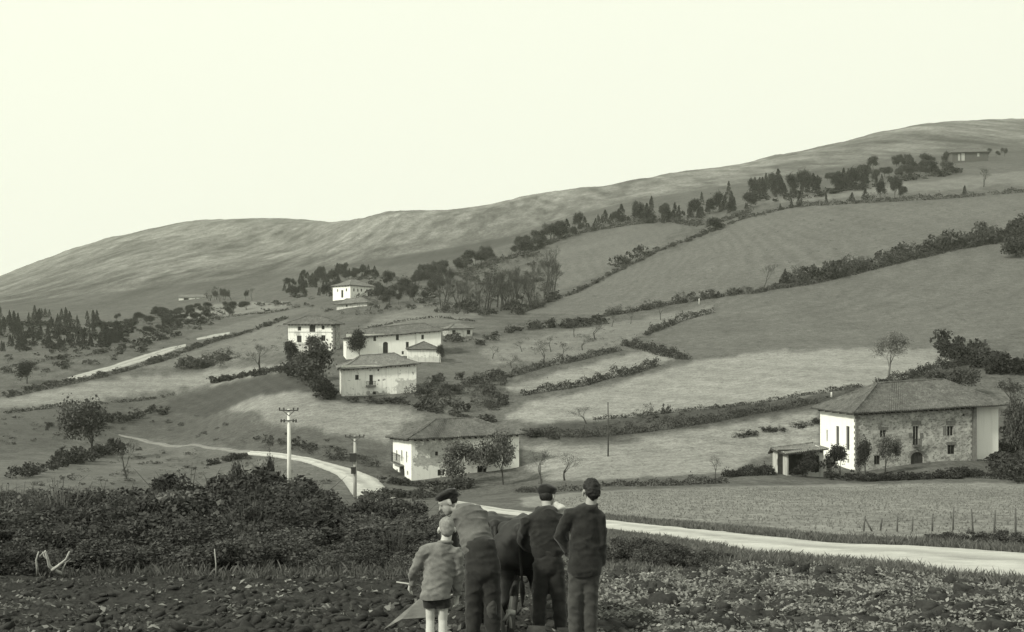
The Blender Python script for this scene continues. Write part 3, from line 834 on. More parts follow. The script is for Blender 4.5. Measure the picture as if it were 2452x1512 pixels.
# lean-to shed in front of A
Sd = House('lean_to_shed', 'low open shed with pale end wall beside the stone farmhouse', 'shed', (1884, 1138, 1083), (1850, 1080), (1972, 1072), 10)
M['shed_wall'] = wall_mat('shed_plaster', stain=0.7, base=0.42, streak=0.5)
Sd.wall('front', M['shed_wall'], [('open', 1888, 1087, 1932, 1136), ('open', 1942, 1090, 1962, 1130)], rev=0.2)
Sd.wall('left', M['shed_wall'], [('shut', 1860, 1098, 1865, 1115)]); Sd.wall('right', M['shed_wall']); Sd.wall('back', M['shed_wall'])
Sd.roof(1066, M['roof_pale'], inset=(0.0, 0.0), over=0.5, corr=0.3, sag=0.06, ridge_b=0.92, rafters=[('front', 6)])

# B: the farmhouse in the middle
B = House('farmhouse', 'white farmhouse with peeling front wall and mossy hipped roof beside the road bend', 'farmhouse', (985, 1150, 1047), (941, 1042), (1243, 1035), 20)
M['plaster_b'] = wall_mat('peeling_plaster', boxes=[(0.6, 3.2, 8.8, 5.9, 0.8), (0.3, 2.0, 7.2, 3.8, 0.75), (7.5, -1, 16, 2.6, 0.35)], stain=0.7, streak=0.15, stone=(0.17, 0.40), base=0.82)
B.wall('front', M['plaster_b'], [('shut', 1042, 1081, 1049, 1090), ('shut', 1073, 1083, 1080, 1090), ('shut', 1131, 1080, 1136, 1088), ('open', 1143, 1115, 1166, 1134), ('shut', 1048, 1124, 1065, 1138), ('shut', 1222, 1067, 1225, 1078)])
B.wall('left', M['plaster_clean'], [('win', 948.5, 1077, 951.5, 1104), ('win', 960.5, 1077, 963.5, 1104), ('win', 972, 1080, 975, 1108), ('win', 949, 1122, 952.5, 1133), ('arch', 956, 1108, 969, 1149), ('win', 974, 1126, 977.5, 1138)])
B.wall('right', M['plaster']); B.wall('back', M['plaster'])
B.roof(1001, M['roof'], inset=(5.6, 5.6), over=1.0, corr=0.30, sag=0.12, rafters=[('left', 4), ('front', 18)])
mb = MB(); s0, z0_ = B.sz('left', 945, 1104); s1, z1_ = B.sz('left', 968, 1090)
B.bar(mb, 'left', s0, z0_ - .15, s1, z0_, 0, .7); mb.build('balcony_slab', M['quoin'], B.o)
mb = MB(); B.bar(mb, 'left', s0, z1_, s1, z1_ + .07, .6, .67)
for k in range(14):
    s = s0 + (s1 - s0) * (k + .5) / 14; B.bar(mb, 'left', s - .03, z0_, s + .03, z1_, .6, .65)
mb.build('railing', M['iron'], B.o)

# C: the nearest house of the hamlet
C = House('farmhouse', 'white stained farmhouse with low wavy roof, lowest of the hamlet', 'farmhouse', (818, 948, 881), (760, None, 11.0), (997, 869), 10)
M['plaster_c'] = wall_mat('stained_plaster_front', boxes=[(12.0, -1, 17.5, 3.6, 0.55), (5.5, -2, 11, 0.9, 0.8), (0.5, -2, 6, 0.5, 0.5)], stain=0.65, streak=0.25, base=0.80)
C.wall('front', M['plaster_c'], [('win', 850.5, 897, 859, 909), ('win', 884.5, 897, 893, 921), ('shut', 904, 883, 908, 888), ('shut', 893, 937, 900, 944), ('shut', 905, 908, 909, 912), ('shut', 958, 868.5 + 5, 961, 878), ('shut', 974, 873, 977, 878)])
for w in ('left', 'right', 'back'): C.wall(w, M['plaster_dirty'])
C.roof(847, M['roof_pale'], inset=(4.5, 4.5), over=0.9, sag=0.22, rafters=[('front', 16)])
mb = MB(); s0, z0_ = C.sz('front', 876, 922); s1, z1_ = C.sz('front', 900, 912)
C.bar(mb, 'front', s0, z0_ - .3, s1, z0_, 0, 1.0); mb.build('balcony_slab', M['lintel'], C.o)
mb = MB(); C.bar(mb, 'front', s0, z1_, s1, z1_ + .07, .92, 1.0)
for k in range(8):
    s = s0 + (s1 - s0) * (k + .5) / 8; C.bar(mb, 'front', s - .04, z0_, s + .04, z1_, .92, .98)
mb.build('railing', M['iron'], C.o)

# D: the long white house and its small outbuilding
D = House('farmhouse', 'long white farmhouse with arched door in the middle of the hamlet', 'farmhouse', (829, 860, 808), (790, None, 10.0), (1056, 789), 12)
M['plaster_d'] = wall_mat('bright_limewash', stain=0.05, streak=0.1, base=0.82)
D.wall('front', M['plaster_d'], [('win', 894, 803, 900.5, 816), ('win', 948, 799, 955, 814), ('arch', 917, 818, 929, 851), ('win', 1009, 801, 1015, 812), ('shut', 972, 818, 979, 832), ('shut', 962, 840, 967, 848)])
for w in ('left', 'right', 'back'): D.wall(w, M['plaster'])
D.roof(780, M['roof'], inset=(4.0, 4.0), over=0.8, sag=0.14, rafters=[('front', 20)])
D.block('pilaster', 'front', 993, 796, 997, 850, 0.12, M['plaster_dirty'])
D2 = House('outbuilding', 'small white outbuilding with pointed roof against the long white farmhouse', 'outbuilding', (976, 867, 834), (960, None, 6.0), (1055, 834), 6)
M['plaster_d2'] = wall_mat('outbuilding_wall', boxes=[(-1, -2, 12, 1.6, 0.35)], stain=0.1, base=0.80)
D2.wall('front', M['plaster_d2'])
for w in ('left', 'right', 'back'): D2.wall(w, M['plaster'])
D2.roof(817, M['roof'], inset=(4.4, 4.4), over=0.4, sag=0.05)

# E: three storey house
E = House('farmhouse', 'three storey white house with dark wide eaves, leftmost of the hamlet', 'farmhouse', (801, 838, 774), (690, 774), (814, 774), 72)
M['plaster_e'] = wall_mat('three_storey_plaster', boxes=[(1, -1, 7.5, 2.4, 0.6), (2.2, 3.2, 4.0, 5.5, 0.5), (9.5, 3, 11.5, 5.6, 0.4)], stain=0.45, base=0.76)
E.wall('left', M['plaster_e'], [('shut', 713, 781, 721, 791), ('shut', 741, 778, 755, 794), ('shut', 770, 779, 777, 788), ('shut', 711, 803, 722, 819), ('win', 744, 805, 752, 816), ('win', 769, 802, 779, 816), ('shut', 773, 832, 779, 837)])
for w in ('front', 'right', 'back'): E.wall(w, M['rubble'])
E.roof(756, M['roof'], inset=(5, 5), over=1.1, sag=0.08, along='M', rafters=[('left', 14)])
for (y0, y1) in ((794, 795.4), (824, 825.4)): E.block('string_course', 'left', 691, y0, 801, y1, 0.08, M['quoin'])
E.quoins('near', M['quoin'], 0.6, 1.0, 0.6)

# F: upper white house, F2 the one in front of it
F_ = House('farmhouse', 'white farmhouse with many small windows standing highest above the hamlet', 'farmhouse', (839, 716, 681), (797, 684), (896, 685), 35)
F_.wall('left', M['plaster_d'], [('win', 807, 692, 809.5, 698), ('win', 828, 690, 831, 697), ('door', 817, 694, 822, 712)])
F_.wall('front', M['plaster'], [('win', 846, 690, 849, 697), ('win', 855.5, 691, 858.5, 697.5), ('win', 864, 691, 867, 697.5), ('shut', 858, 701, 861.5, 706), ('win', 877, 692, 880, 698)])
for w in ('right', 'back'): F_.wall(w, M['plaster'])
F_.roof(668, M['roof_pale'], inset=(5, 5), over=0.8, sag=0.1, rafters=[('left', 6)])
F2 = House('barn', 'low white barn with sloping roof below the highest farmhouse', 'barn', (806, 742, 727.5), (790, None, 6.0), (879, 722), -14)
F2.wall('front', M['plaster_dirty'], [('shut', 828, 729, 832, 734)])
for w in ('left', 'right', 'back'): F2.wall(w, M['plaster_dirty'])
F2.roof(713, M['roof_pale'], inset=(3, 3), over=0.9, sag=0.15)

# G: small barn right of the long house
Gb = House('barn', 'small white barn with two square windows right of the long farmhouse', 'barn', (1076, 808, 785), (1060, 785), (1131, 784), 22)
Gb.wall('front', M['plaster_dirty'], [('shut', 1083, 790, 1091, 800), ('shut', 1118, 790, 1126, 800)])
for w in ('left', 'right', 'back'): Gb.wall(w, M['rubble'])
Gb.roof(773, M['roof_pale'], inset=(3, 3), over=0.7, sag=0.06)
# H: far house near the skyline, I: hut at the left
Hh = House('farmhouse', 'grey farmhouse with pale shutters far up near the right skyline', 'farmhouse', (2280, 391, 364), (2262, None, 12.0), (2366, 362), 4)
M['plaster_h'] = wall_mat('grey_wall', stain=0.3, base=0.10, streak=0.3, stone=(0.05, 0.10))
Hh.wall('front', M['plaster_h'])
for (x0, y0, x1, y1) in ((2294, 368, 2299, 384), (2302, 366, 2310, 384), (2340, 366, 2345, 374)): Hh.block('shutter', 'front', x0, y0, x1, y1, 0.06, M['framew'])
for w in ('left', 'right', 'back'): Hh.wall(w, M['plaster_h'])
Hh.roof(354, M['roof'], inset=(6, 6), over=1.2, sag=0.12)
Ih = House('hut', 'tiny low white hut far away at the foot of the mountain', 'hut', (428, 719, 711), (420, None, 8.0), (490, 710), 4)
Ih.wall('front', M['plaster'], [('open', 440, 713, 452, 719), ('shut', 467, 713, 470, 717), ('shut', 480, 713, 483, 717)])
for w in ('left', 'right', 'back'): Ih.wall(w, M['plaster'])
Ih.roof(704, M['roof_pale'], inset=(0, 0), over=0.5, sag=0.1)
# ------------------------------------------------------------------ plants
M['bark'] = basic('bark', 0.035, 0.075, 4, rand=0.2)
M['twig'] = basic('grey_twig', 0.05, 0.11, 4, rand=0.3)
M['bark_pale'] = basic('pale_bark', 0.10, 0.2, 4, rand=0.2)
M['dark_leaf'] = foliage('dark_leaves', 0.022, 0.06)
M['bramble'] = foliage('bramble_leaves', 0.016, 0.10, 1.6, 0.4)
M['bramble_grey'] = foliage('bramble_grey', 0.03, 0.12, 1.6, 0.3)
M['mid_leaf'] = foliage('mid_leaves', 0.03, 0.085)
M['grey_leaf'] = foliage('grey_twigs', 0.045, 0.10)
M['haze_leaf'] = foliage('young_leaves', 0.06, 0.14)
M['pale_leaf'] = foliage('spring_leaves', 0.12, 0.26)
M['pine'] = foliage('pine_needles', 0.02, 0.05)
M['hedge'] = foliage('hedge_leaves', 0.034, 0.085, 0.25, 0.2)
M['grass_pale'] = foliage('meadow_blades', 0.12, 0.24, 0.5, 0.1, 0.35)
M['grass'] = foliage('grass_blades', 0.075, 0.17, 0.5, 0.1, 0.3)
M['weed'] = foliage('weed_leaves', 0.11, 0.30, 0.9, 0.1, 0.25)
M['weed_dark'] = foliage('low_weed_leaves', 0.05, 0.15, 0.9, 0.1, 0.2)
M['clod'] = basic('soil_clod', 0.012, 0.045, 7, bmp=0.03)

def leaf_verts(C, size, rng, aspect=0.6, flat=0.0):
    """a bent quad for every centre"""
    n = len(C); size = np.broadcast_to(np.asarray(size, float), (n,))[:, None]
    nr = rng.normal(size=(n, 3)); nr[:, 2] = nr[:, 2] * (1 + 2 * flat) + flat * 1.5
    nr /= np.linalg.norm(nr, axis=1, keepdims=True)
    a = np.cross(nr, rng.normal(size=(n, 3))); a /= np.linalg.norm(a, axis=1, keepdims=True) + 1e-9
    b = np.cross(nr, a); C = np.asarray(C)
    l = size * 0.5; w = size * 0.5 * aspect
    V = np.stack([C - a * l, C + b * w + nr * w * 0.3, C + a * l, C - b * w + nr * w * 0.3], 1).reshape(-1, 3)
    Fq = np.arange(4 * n).reshape(-1, 4)
    return V, Fq
def bush_pts(n, rng, K=26, spread=0.5, hh=1.0):
    """points on the shells of many small clumps inside a dome (height 1)"""
    t = rng.uniform(0, 2 * pi, K); r = spread * np.sqrt(rng.uniform(0, 1, K)); z = rng.uniform(0.12, 0.82, K) * np.sqrt(np.maximum(0.12, 1 - (r / (spread * 1.25)) ** 2)) * hh
    cr = rng.uniform(0.10, 0.22, K); k = rng.integers(0, K, n)
    d = rng.normal(size=(n, 3)); d /= np.linalg.norm(d, axis=1, keepdims=True); d[:, 2] *= 0.9
    rr = cr[k] * rng.uniform(0.35, 1.12, n) ** 0.6
    P = np.stack([np.cos(t) * r, np.sin(t) * r, z], -1)[k] + d * rr[:, None]
    P[:, 2] = np.maximum(P[:, 2], 0.01); return P
PROTO = {}
def proto(key, V, F, mats, smooth=False, mat_index=None):
    me = mesh_np(key, V, F, smooth)
    for m in mats: me.materials.append(m)
    if mat_index is not None: me.polygons.foreach_set('material_index', np.asarray(mat_index, np.int32))
    PROTO[key] = me; return me
for k in range(4):      # dense bushes seen from near
    rng = np.random.default_rng(100 + k)
    P = bush_pts(8000, rng, 34, 0.55); V, F = leaf_verts(P, np.where(rng.uniform(0, 1, len(P)) < .12, rng.uniform(0.06, 0.10, len(P)), rng.uniform(0.022, 0.06, len(P))), rng, 0.6)
    st = MB()
    for q in range(12):
        a = rng.uniform(0, 2 * pi); r = rng.uniform(0.1, 0.6); h = rng.uniform(0.5, 0.98)
        p1 = Vector((math.cos(a) * r * .5, math.sin(a) * r * .5, h * .6)); p2 = Vector((math.cos(a) * r, math.sin(a) * r, h))
        st.tube([(0, 0, 0), p1, p2], [.008, .005, .002], 3, False)
    PROTO['bush_stems%d' % k] = st.mesh('stems', M['bark'])
    proto('bush%d' % k, V, F, [M['bramble']])
rng = np.random.default_rng(150); st = MB(); C = []      # a leafless twiggy bush
for q in range(110):
    a = rng.uniform(0, 2 * pi); r = rng.uniform(0.05, 0.6); h = rng.uniform(0.5, 1.1) * (1 - .35 * r); b0 = rng.uniform(0, .25)
    p1 = Vector((math.cos(a) * (b0 + r * .35), math.sin(a) * (b0 + r * .35), h * .6)); p2 = Vector((math.cos(a) * (b0 + r), math.sin(a) * (b0 + r), h)); p3 = p2 + Vector((math.cos(a + rng.normal()) * .12, math.sin(a + rng.normal()) * .12, rng.uniform(-.1, .1)))
    st.tube([(math.cos(a) * b0, math.sin(a) * b0, 0), p1, p2, p3], [.009, .006, .004, .0015], 3, False)
    for t in rng.uniform(.4, 1, 5): C.append(np.array(p1.lerp(p2, t)) + rng.normal(size=3) * .02)
PROTO['bush_stems4'] = st.mesh('stems', M['twig'])
V, F = leaf_verts(np.array(C), rng.uniform(.02, .05, len(C)), rng, .5); proto('bush4', V, F, [M['grey_leaf']])
for k in range(4):      # bushes seen from afar
    rng = np.random.default_rng(200 + k)
    P = bush_pts(430, rng, 16, 0.5); V, F = leaf_verts(P, rng.uniform(0.06, 0.17, len(P)), rng, 0.7); proto('farbush%d' % k, V, F, [M['mid_leaf']])
    P = bush_pts(420, rng, 20, 0.5, 1.0); V, F = leaf_verts(P, rng.uniform(0.05, 0.16, len(P)), rng, 0.25); proto('twigbush%d' % k, V, F, [M['grey_leaf']])

def grow(rng, levels=4, lean=0.25, first=0.32, spread=0.75, droop=0.0):
    """limbs of a tree of height about 1: list of (points, radii)"""
    out = []; tips = []
    def rec(p, d, ln, r, lv):
        pts = [p]; rad = [r]; n = 4
        for i in range(n):
            d = (d + Vector(rng.normal(size=3)) * 0.13 + Vector((0, 0, 0.05 - droop * lv * 0.04))).normalized()
            p = p + d * ln / n; pts.append(p); rad.append(r * (1 - 0.42 * (i + 1) / n))
        out.append((pts, rad))
        if lv == 0: tips.append((p, d)); return
        nb = 3 if lv > 1 else 4
        for b in range(nb):
            f = 1.0 if b == 0 else rng.uniform(0.45, 1.0)
            q = pts[min(n, max(1, int(round(f * n))))]
            ax = Vector(rng.normal(size=3)); ax = (ax - d * ax.dot(d)).normalized()
            nd = (d + ax * spread * rng.uniform(0.5, 1.1) + Vector((0, 0, 0.12))).normalized()
            rec(q, nd, ln * rng.uniform(0.6, 0.82), rad[-1] * (0.85 if b == 0 else 0.62), lv - 1)
    rec(Vector((0, 0, -0.03)), Vector((rng.normal() * lean * .4, rng.normal() * lean * .4, 1)).normalized(), first, 0.032, levels)
    return out, tips
def tree_proto(key, seed, levels=4, first=0.3, spread=0.75, leaf=0.05, nleaf=6, twig=True, leafmat='grey_leaf', aspect=0.5, scatter=0.05):
    rng = np.random.default_rng(seed)
    limbs, tips = grow(rng, levels, 0.25, first, spread)
    top = max(p.z for l, r in limbs for p in l); sc = 1.0 / top
    mb = MB(); tw = MB()
    for (pts, rad) in limbs:
        q = [p * sc for p in pts]; thick = rad[0] > 0.006
        (mb if thick else tw).tube(q, [max(r, 0.0016) for r in rad], 6 if thick else 3, False)
    C = []
    for (p, d) in tips:
        for _ in range(nleaf): C.append(np.array(p * sc) + rng.normal(size=3) * scatter)
    C = np.array(C); rad_ = np.percentile(np.hypot(C[:, 0] - C[:, 0].mean(), C[:, 1] - C[:, 1].mean()), 94); fx = 0.5 / rad_
    V, F = leaf_verts(C, rng.uniform(leaf * .6, leaf * 1.3, len(C)), rng, aspect)
    V = V * np.array([fx, fx, 1]); mb.v = [(x * fx, y * fx, z) for x, y, z in mb.v]; tw.v = [(x * fx, y * fx, z) for x, y, z in tw.v]
    PROTO[key + '_trunk'] = mb.mesh('trunk', M['bark'])
    # crown: twigs and leaves; breadth made equal to height
    tv = np.array(tw.v) if tw.v else np.zeros((0, 3)); tf = np.array([f for f in tw.f if len(f) == 4]).reshape(-1, 4)
    Vc = np.concatenate([tv, V]); Fc = np.concatenate([tf, F + len(tv)]).astype(int)
    proto(key + '_crown', Vc, Fc, [M['bark'], M[leafmat]], False, np.r_[np.zeros(len(tf)), np.ones(len(F))])
    # joined version for trees only a few pixels high
    bv = np.array(mb.v); bf = np.array([f for f in mb.f if len(f) == 4]).reshape(-1, 4)
    proto(key, np.concatenate([bv, Vc]), np.concatenate([bf, Fc + len(bv)]), [M['bark'], M[leafmat]], False, np.r_[np.zeros(len(bf) + len(tf)), np.ones(len(F))])
for k in range(3):
    tree_proto('bare%d' % k, 300 + k, 5, 0.30, 0.6, 0.035, 2, leafmat='grey_leaf', aspect=0.2, scatter=0.03)
    tree_proto('leafy%d' % k, 320 + k, 4, 0.15, 0.9, 0.06, 30, leafmat='mid_leaf', aspect=0.7, scatter=0.085)
    tree_proto('dark%d' % k, 340 + k, 4, 0.13, 0.9, 0.065, 36, leafmat='dark_leaf', aspect=0.7, scatter=0.09)
    tree_proto('spring%d' % k, 360 + k, 5, 0.30, 0.55, 0.05, 4, leafmat='pale_leaf', aspect=0.6, scatter=0.035)
    tree_proto('fruit%d' % k, 380 + k, 4, 0.26, 1.0, 0.04, 4, leafmat='grey_leaf', aspect=0.3, scatter=0.05)
tree_proto('wispy', 366, 5, 0.30, 0.62, 0.036, 12, leafmat='pale_leaf', aspect=0.45, scatter=0.055)
for q_ in ('wispy_crown', 'wispy_trunk', 'wispy'): PROTO[q_].materials[0] = M['bark_pale']
def pine_proto(key, seed, wide=0.26, n=1300):
    rng = np.random.default_rng(seed); C = []; 
    L_ = 15
    for i in range(L_):
        z = 0.14 + 0.84 * i / (L_ - 1); rr = wide * (1 - ((z - 0.14) / 0.88)) ** 0.75 * rng.uniform(0.7, 1.15) + 0.015
        nb = 7
        for b in range(nb):
            a = rng.uniform(0, 2 * pi)
            for q in range(int(n / (L_ * nb))):
                t = rng.uniform(0.15, 1) ** 0.7
                C.append((math.cos(a) * rr * t + rng.normal() * .014, math.sin(a) * rr * t + rng.normal() * .014, z - 0.05 * t + rng.normal() * .014))
    V, F = leaf_verts(np.array(C), rng.uniform(0.05, 0.11, len(C)), rng, 0.45)
    mb = MB(); mb.tube([(0, 0, -0.04), (0.004, 0, 0.5), (0, 0, 0.97)], [.018, .012, .003], 5, False)
    PROTO[key + '_trunk'] = mb.mesh('trunk', M['bark']); proto(key + '_crown', V, F, [M['pine']])
    bv = np.array(mb.v); bf = np.array([f for f in mb.f if len(f) == 4])
    proto(key, np.concatenate([bv, V]), np.concatenate([bf, F + len(bv)]), [M['bark'], M['pine']], False, np.r_[np.zeros(len(bf)), np.ones(len(F))])
for k in range(4): pine_proto('pine%d' % k, 400 + k, (0.42, 0.48, 0.38, 0.5)[k])

def plant(name, key, P, h, w, label, cat, group=None, parts=True, mats=None, rz=None):
    """stand a plant of height h and breadth factor w (breadth = 2*0.5*w*h) on the ground point P"""
    rz = random.uniform(0, 6.28) if rz is None else rz
    sc = (w * h, w * h, h)
    P = Vector((P[0], P[1], float(zat(P[0], P[1])) - 0.02))
    if parts and key + '_trunk' in PROTO:
        o = thing(name, P, label, cat, group, rz); o.scale = sc
        t = link('trunk', PROTO[key + '_trunk'], o); c = link('crown', PROTO[key + '_crown'], o)
        if mats:
            c.material_slots[1 if len(c.material_slots) > 1 else 0].link = 'OBJECT'; c.material_slots[1 if len(c.material_slots) > 1 else 0].material = M[mats]
        return o
    if parts and key.startswith('bush'):
        o = thing(name, P, label, cat, group, rz); o.scale = sc
        c = link('foliage', PROTO[key], o); link('stems', PROTO['bush_stems' + key[-1]], o)
        if mats: c.material_slots[0].link = 'OBJECT'; c.material_slots[0].material = M[mats]
        return o
    o = link(name, PROTO[key]); o.location = P; o.rotation_euler = (0, 0, rz); o.scale = sc
    if mats:
        s = o.material_slots[len(o.material_slots) - 1]; s.link = 'OBJECT'; s.material = M[mats]
    return tag(o, label, cat, group)
def plant_px(name, key, px, py, hpx, wpx, label, cat, group=None, parts=True, mats=None, ymin=9):
    P = hit(px, py, ymin); h = hpx / FPX * P.y; return plant(name, key, P, h, wpx / hpx, label, cat, group, parts, mats)

# single trees
for a in [
 ('tree', 'leafy1', 213, 1093, 128, 105, 'tall bushy dark tree beside the thin path at the left', 'hedge'),
 ('tree', 'bare0', 303, 1146, 100, 62, 'bare dark tree standing in the rough grass below the path', None),
 ('tree', 'fruit0', 1404, 1014, 44, 62, 'squat pollarded tree on the dark terrace bank', 'bark'),
 ('tree', 'fruit1', 1297, 1163, 88, 75, 'gnarled fruit tree right of the peeling farmhouse', None),
 ('tree', 'fruit2', 1352, 1150, 66, 60, 'smaller gnarled fruit tree further from the peeling farmhouse', None),
 ('tree', 'wispy', 2127, 905, 108, 88, 'pale spring tree rising behind the stone farmhouse roof', None),
 ('tree', 'bare1', 1828, 692, 64, 40, 'lone bare tree on the hedge line of the upper pasture', None),
 ('tree', 'leafy0', 2118, 1133, 84, 62, 'hazy leafed fruit tree before the stone wall', 'haze_leaf'),
 ('tree', 'dark0', 2072, 1142, 82, 34, 'narrow dark tree at the near corner of the stone farmhouse', None),
 ('tree', 'dark2', 1948, 1140, 56, 52, 'dark bushy tree in front of the open shed', None),
 ('tree', 'dark1', 2012, 1140, 66, 46, 'dark tree between the shed and the white end wall', None),
 ('tree', 'leafy0', 2444, 1135, 185, 84, 'tall dark tree closing the right edge beside the stone farmhouse', 'mid_leaf'),
 ('tree', 'bare2', 2346, 1040, 66, 44, 'thin bare tree against the white side wall', None),
 ('tree', 'spring1', 2405, 985, 80, 70, 'pale leafed tree above the right end of the stone farmhouse', 'grey_leaf'),
 ('tree', 'leafy1', 2300, 945, 60, 70, 'hazy tree behind the right part of the stone farmhouse roof', 'grey_leaf'),
 ('tree', 'leafy2', 2240, 935, 46, 60, 'low hazy tree behind the ridge of the stone farmhouse', 'grey_leaf'),
 ('tree', 'leafy2', 1106, 1158, 88, 82, 'leafy tree before the left half of the peeling wall', 'haze_leaf'),
 ('tree', 'leafy0', 1207, 1160, 112, 98, 'round leafy tree before the right half of the peeling wall', 'haze_leaf'),
 ('tree', 'leafy1', 1156, 1130, 56, 60, 'small leafy tree between the two before the peeling wall', 'haze_leaf'),
 ('tree', 'fruit0', 1712, 1146, 58, 40, 'slight leafless tree in the meadow left of the shed', None),
 ('tree', 'dark2', 790, 950, 118, 92, 'dark leafy tree left of the lowest hamlet house', 'hedge'),
 ('tree', 'dark0', 745, 915, 66, 70, 'dark leafy tree between the three storey house and the lowest house', 'hedge'),
 ('tree', 'dark1', 692, 890, 66, 36, 'narrow dark tree below the three storey house', None),
 ('tree', 'bare0', 622, 888, 66, 66, 'bare round tree left below the three storey house', None),
 ('tree', 'leafy1', 742, 845, 40, 34, 'tree growing close against the three storey house', 'grey_leaf'),
 ('tree', 'dark2', 862, 862, 64, 44, 'dark ivy covered tree at the left end of the long white house', None),
 ('tree', 'dark1', 1052, 870, 40, 18, 'small dark cypress at the right end of the outbuilding', None),
 ('tree', 'dark0', 820, 716, 24, 14, 'small dark tree before the door of the highest farmhouse', None),
 ('tree', 'spring2', 885, 744, 26, 26, 'pale blossoming tree right of the low barn', None),
 ('tree', 'dark0', 65, 918, 48, 40, 'dark round tree in the field at the left edge', None),
 ('tree', 'dark1', 2091, 405, 28, 26, 'dark round tree alone below the right skyline', None),
 ('tree', 'bare2', 2355, 447, 48, 30, 'bare tree below the far grey farmhouse', None),
 ('tree', 'leafy0', 2141, 478, 52, 34, 'tallest tree of the upper tree line', None),
 ('tree', 'pine0', 1880, 680, 38, 22, 'dark conifer at the left end of the bushy hedge', None),
 ('tree', 'dark2', 1692, 557, 32, 40, 'dark bushy tree on the middle of the upper hedge', None),
]:
    plant_px(a[0], a[1], a[2], a[3], a[4], a[5], a[6], 'tree', None, True, a[7])

def many(name, keys, spots, label, cat, group, mats=None, parts=False, jit=0.2, ymin=9):
    for (px, py, hpx, wpx) in spots:
        k = random.choice(keys); s = random.uniform(1 - jit, 1 + jit)
        plant_px(name, k, px, py, hpx * s, wpx * s, label, cat, group, parts, mats, ymin)
def mass(name, keys, spots, label, cat, group, mats=None, parts=False, jit=0.2, ymin=9):
    """undergrowth nobody could count: joined into one object"""
    VV, FF, o = [], [], 0; c0 = None
    for (px, py, hpx, wpx) in spots:
        me = PROTO[random.choice(keys)]; P = hit(px, py, ymin); s = random.uniform(1 - jit, 1 + jit) / FPX * P.y
        if c0 is None: c0 = np.array(P)
        v = np.empty(len(me.vertices) * 3, np.float32); me.vertices.foreach_get('co', v); v = v.reshape(-1, 3).copy()
        nq = max(50, int(len(v) / 4 * min(1, hpx / 38))); pick = np.random.default_rng(int(px * 7 + py)).choice(len(v) // 4, min(nq, len(v) // 4), False)
        v = v.reshape(-1, 4, 3)[pick]; cc = v.mean(1, keepdims=True); v = ((v - cc) * min(1.5, (len(me.polygons) / len(pick)) ** .4) + cc).reshape(-1, 3); f = np.arange(len(v))
        a = random.uniform(0, 6.28); ca, sa = math.cos(a), math.sin(a)
        v = np.stack([(v[:, 0] * ca - v[:, 1] * sa) * wpx * s, (v[:, 0] * sa + v[:, 1] * ca) * wpx * s, v[:, 2] * hpx * s], -1)
        v += np.array([P.x, P.y, float(zat(P.x, P.y)) - 0.03]) - c0
        VV.append(v); FF.append(f.reshape(-1, 4) + o); o += len(v)
    ob = link(name, mesh_np(name, np.concatenate(VV), np.concatenate(FF)), None, M[mats or 'hedge']); ob.location = Vector(c0)
    return tag(ob, label, cat, None, 'stuff')
def along(pts, n, h, w, jx=6, jy=4):
    d = [0]
    for a, b in zip(pts[:-1], pts[1:]): d.append(d[-1] + math.hypot(b[0] - a[0], b[1] - a[1]))
    out = []
    for k in range(n):
        t = random.uniform(0, d[-1]); x = float(np.interp(t, d, [p[0] for p in pts])); y = float(np.interp(t, d, [p[1] for p in pts]))
        s = random.uniform(*h); out.append((x + random.uniform(-jx, jx), y + random.uniform(-jy, jy), s, s * random.uniform(*w)))
    return out
def inside(poly, n, h, w):
    xs = [p[0] for p in poly]; ys = [p[1] for p in poly]; out = []
    while len(out) < n:
        x, y = random.uniform(min(xs), max(xs)), random.uniform(min(ys), max(ys))
        if inpoly(np.array(x), np.array(y), poly): s = random.uniform(*h); out.append((x, y, s, s * random.uniform(*w)))
    return out
PN = ['pine0', 'pine1', 'pine2', 'pine3']; DK = ['dark0', 'dark1', 'dark2']; LF = ['leafy0', 'leafy1', 'leafy2']; BR = ['bare0', 'bare1', 'bare2']; FB = ['farbush%d' % k for k in range(4)]; TB = ['twigbush%d' % k for k in range(4)]; FR = ['fruit0', 'fruit1', 'fruit2']
many('pine_tree', PN, inside([(-120, 762), (14, 760), (228, 758), (250, 790), (300, 800), (300, 826), (150, 838), (-120, 846)], 210, (20, 32), (.5, .75)), 'dark pine of the wood at the left edge', 'pine tree', 'pines of the wood at the left edge')
many('tree', DK + LF, inside([(235, 775), (500, 735), (660, 730), (560, 752), (480, 775), (330, 810), (250, 825)], 80, (10, 20), (1, 1.6)), 'dark bushy tree right of the left pine wood', 'tree', 'trees right of the left pine wood', 'dark_leaf')
many('tree', LF + BR, along([(480, 722), (540, 718), (610, 715)], 12, (18, 34), (.6, .9)), 'grey tree beside the tiny far hut', 'tree', 'trees beside the tiny far hut')
many('tree', DK + PN, inside([(670, 700), (700, 672), (800, 652), (905, 645), (905, 668), (820, 676), (790, 700), (790, 712), (700, 712)], 80, (15, 26), (.6, 1.0)), 'dark tree of the wood left of the highest farmhouse', 'tree', 'wood left of the highest farmhouse')
many('tree', LF, inside([(895, 712), (905, 680), (1010, 655), (1060, 650), (1080, 690), (1010, 725), (930, 735)], 34, (20, 34), (.7, 1.1)), 'grey green tree in the gully right of the highest farmhouse', 'tree', 'gully trees right of the highest farmhouse')
many('bare_tree', BR, along([(1050, 735), (1110, 742), (1180, 742), (1240, 735), (1300, 715), (1330, 700)], 40, (50, 95), (.35, .6), 8, 8), 'bare tree of the gully copse', 'tree', 'bare trees of the gully copse')
many('bare_tree', BR, [(1302, 712, 118, 42), (1312, 708, 106, 36), (1270, 716, 112, 46), (1236, 724, 104, 46), (1190, 735, 80, 44)], 'taller bare tree at the right end of the gully copse', 'tree', 'taller bare trees of the gully copse', parts=True)
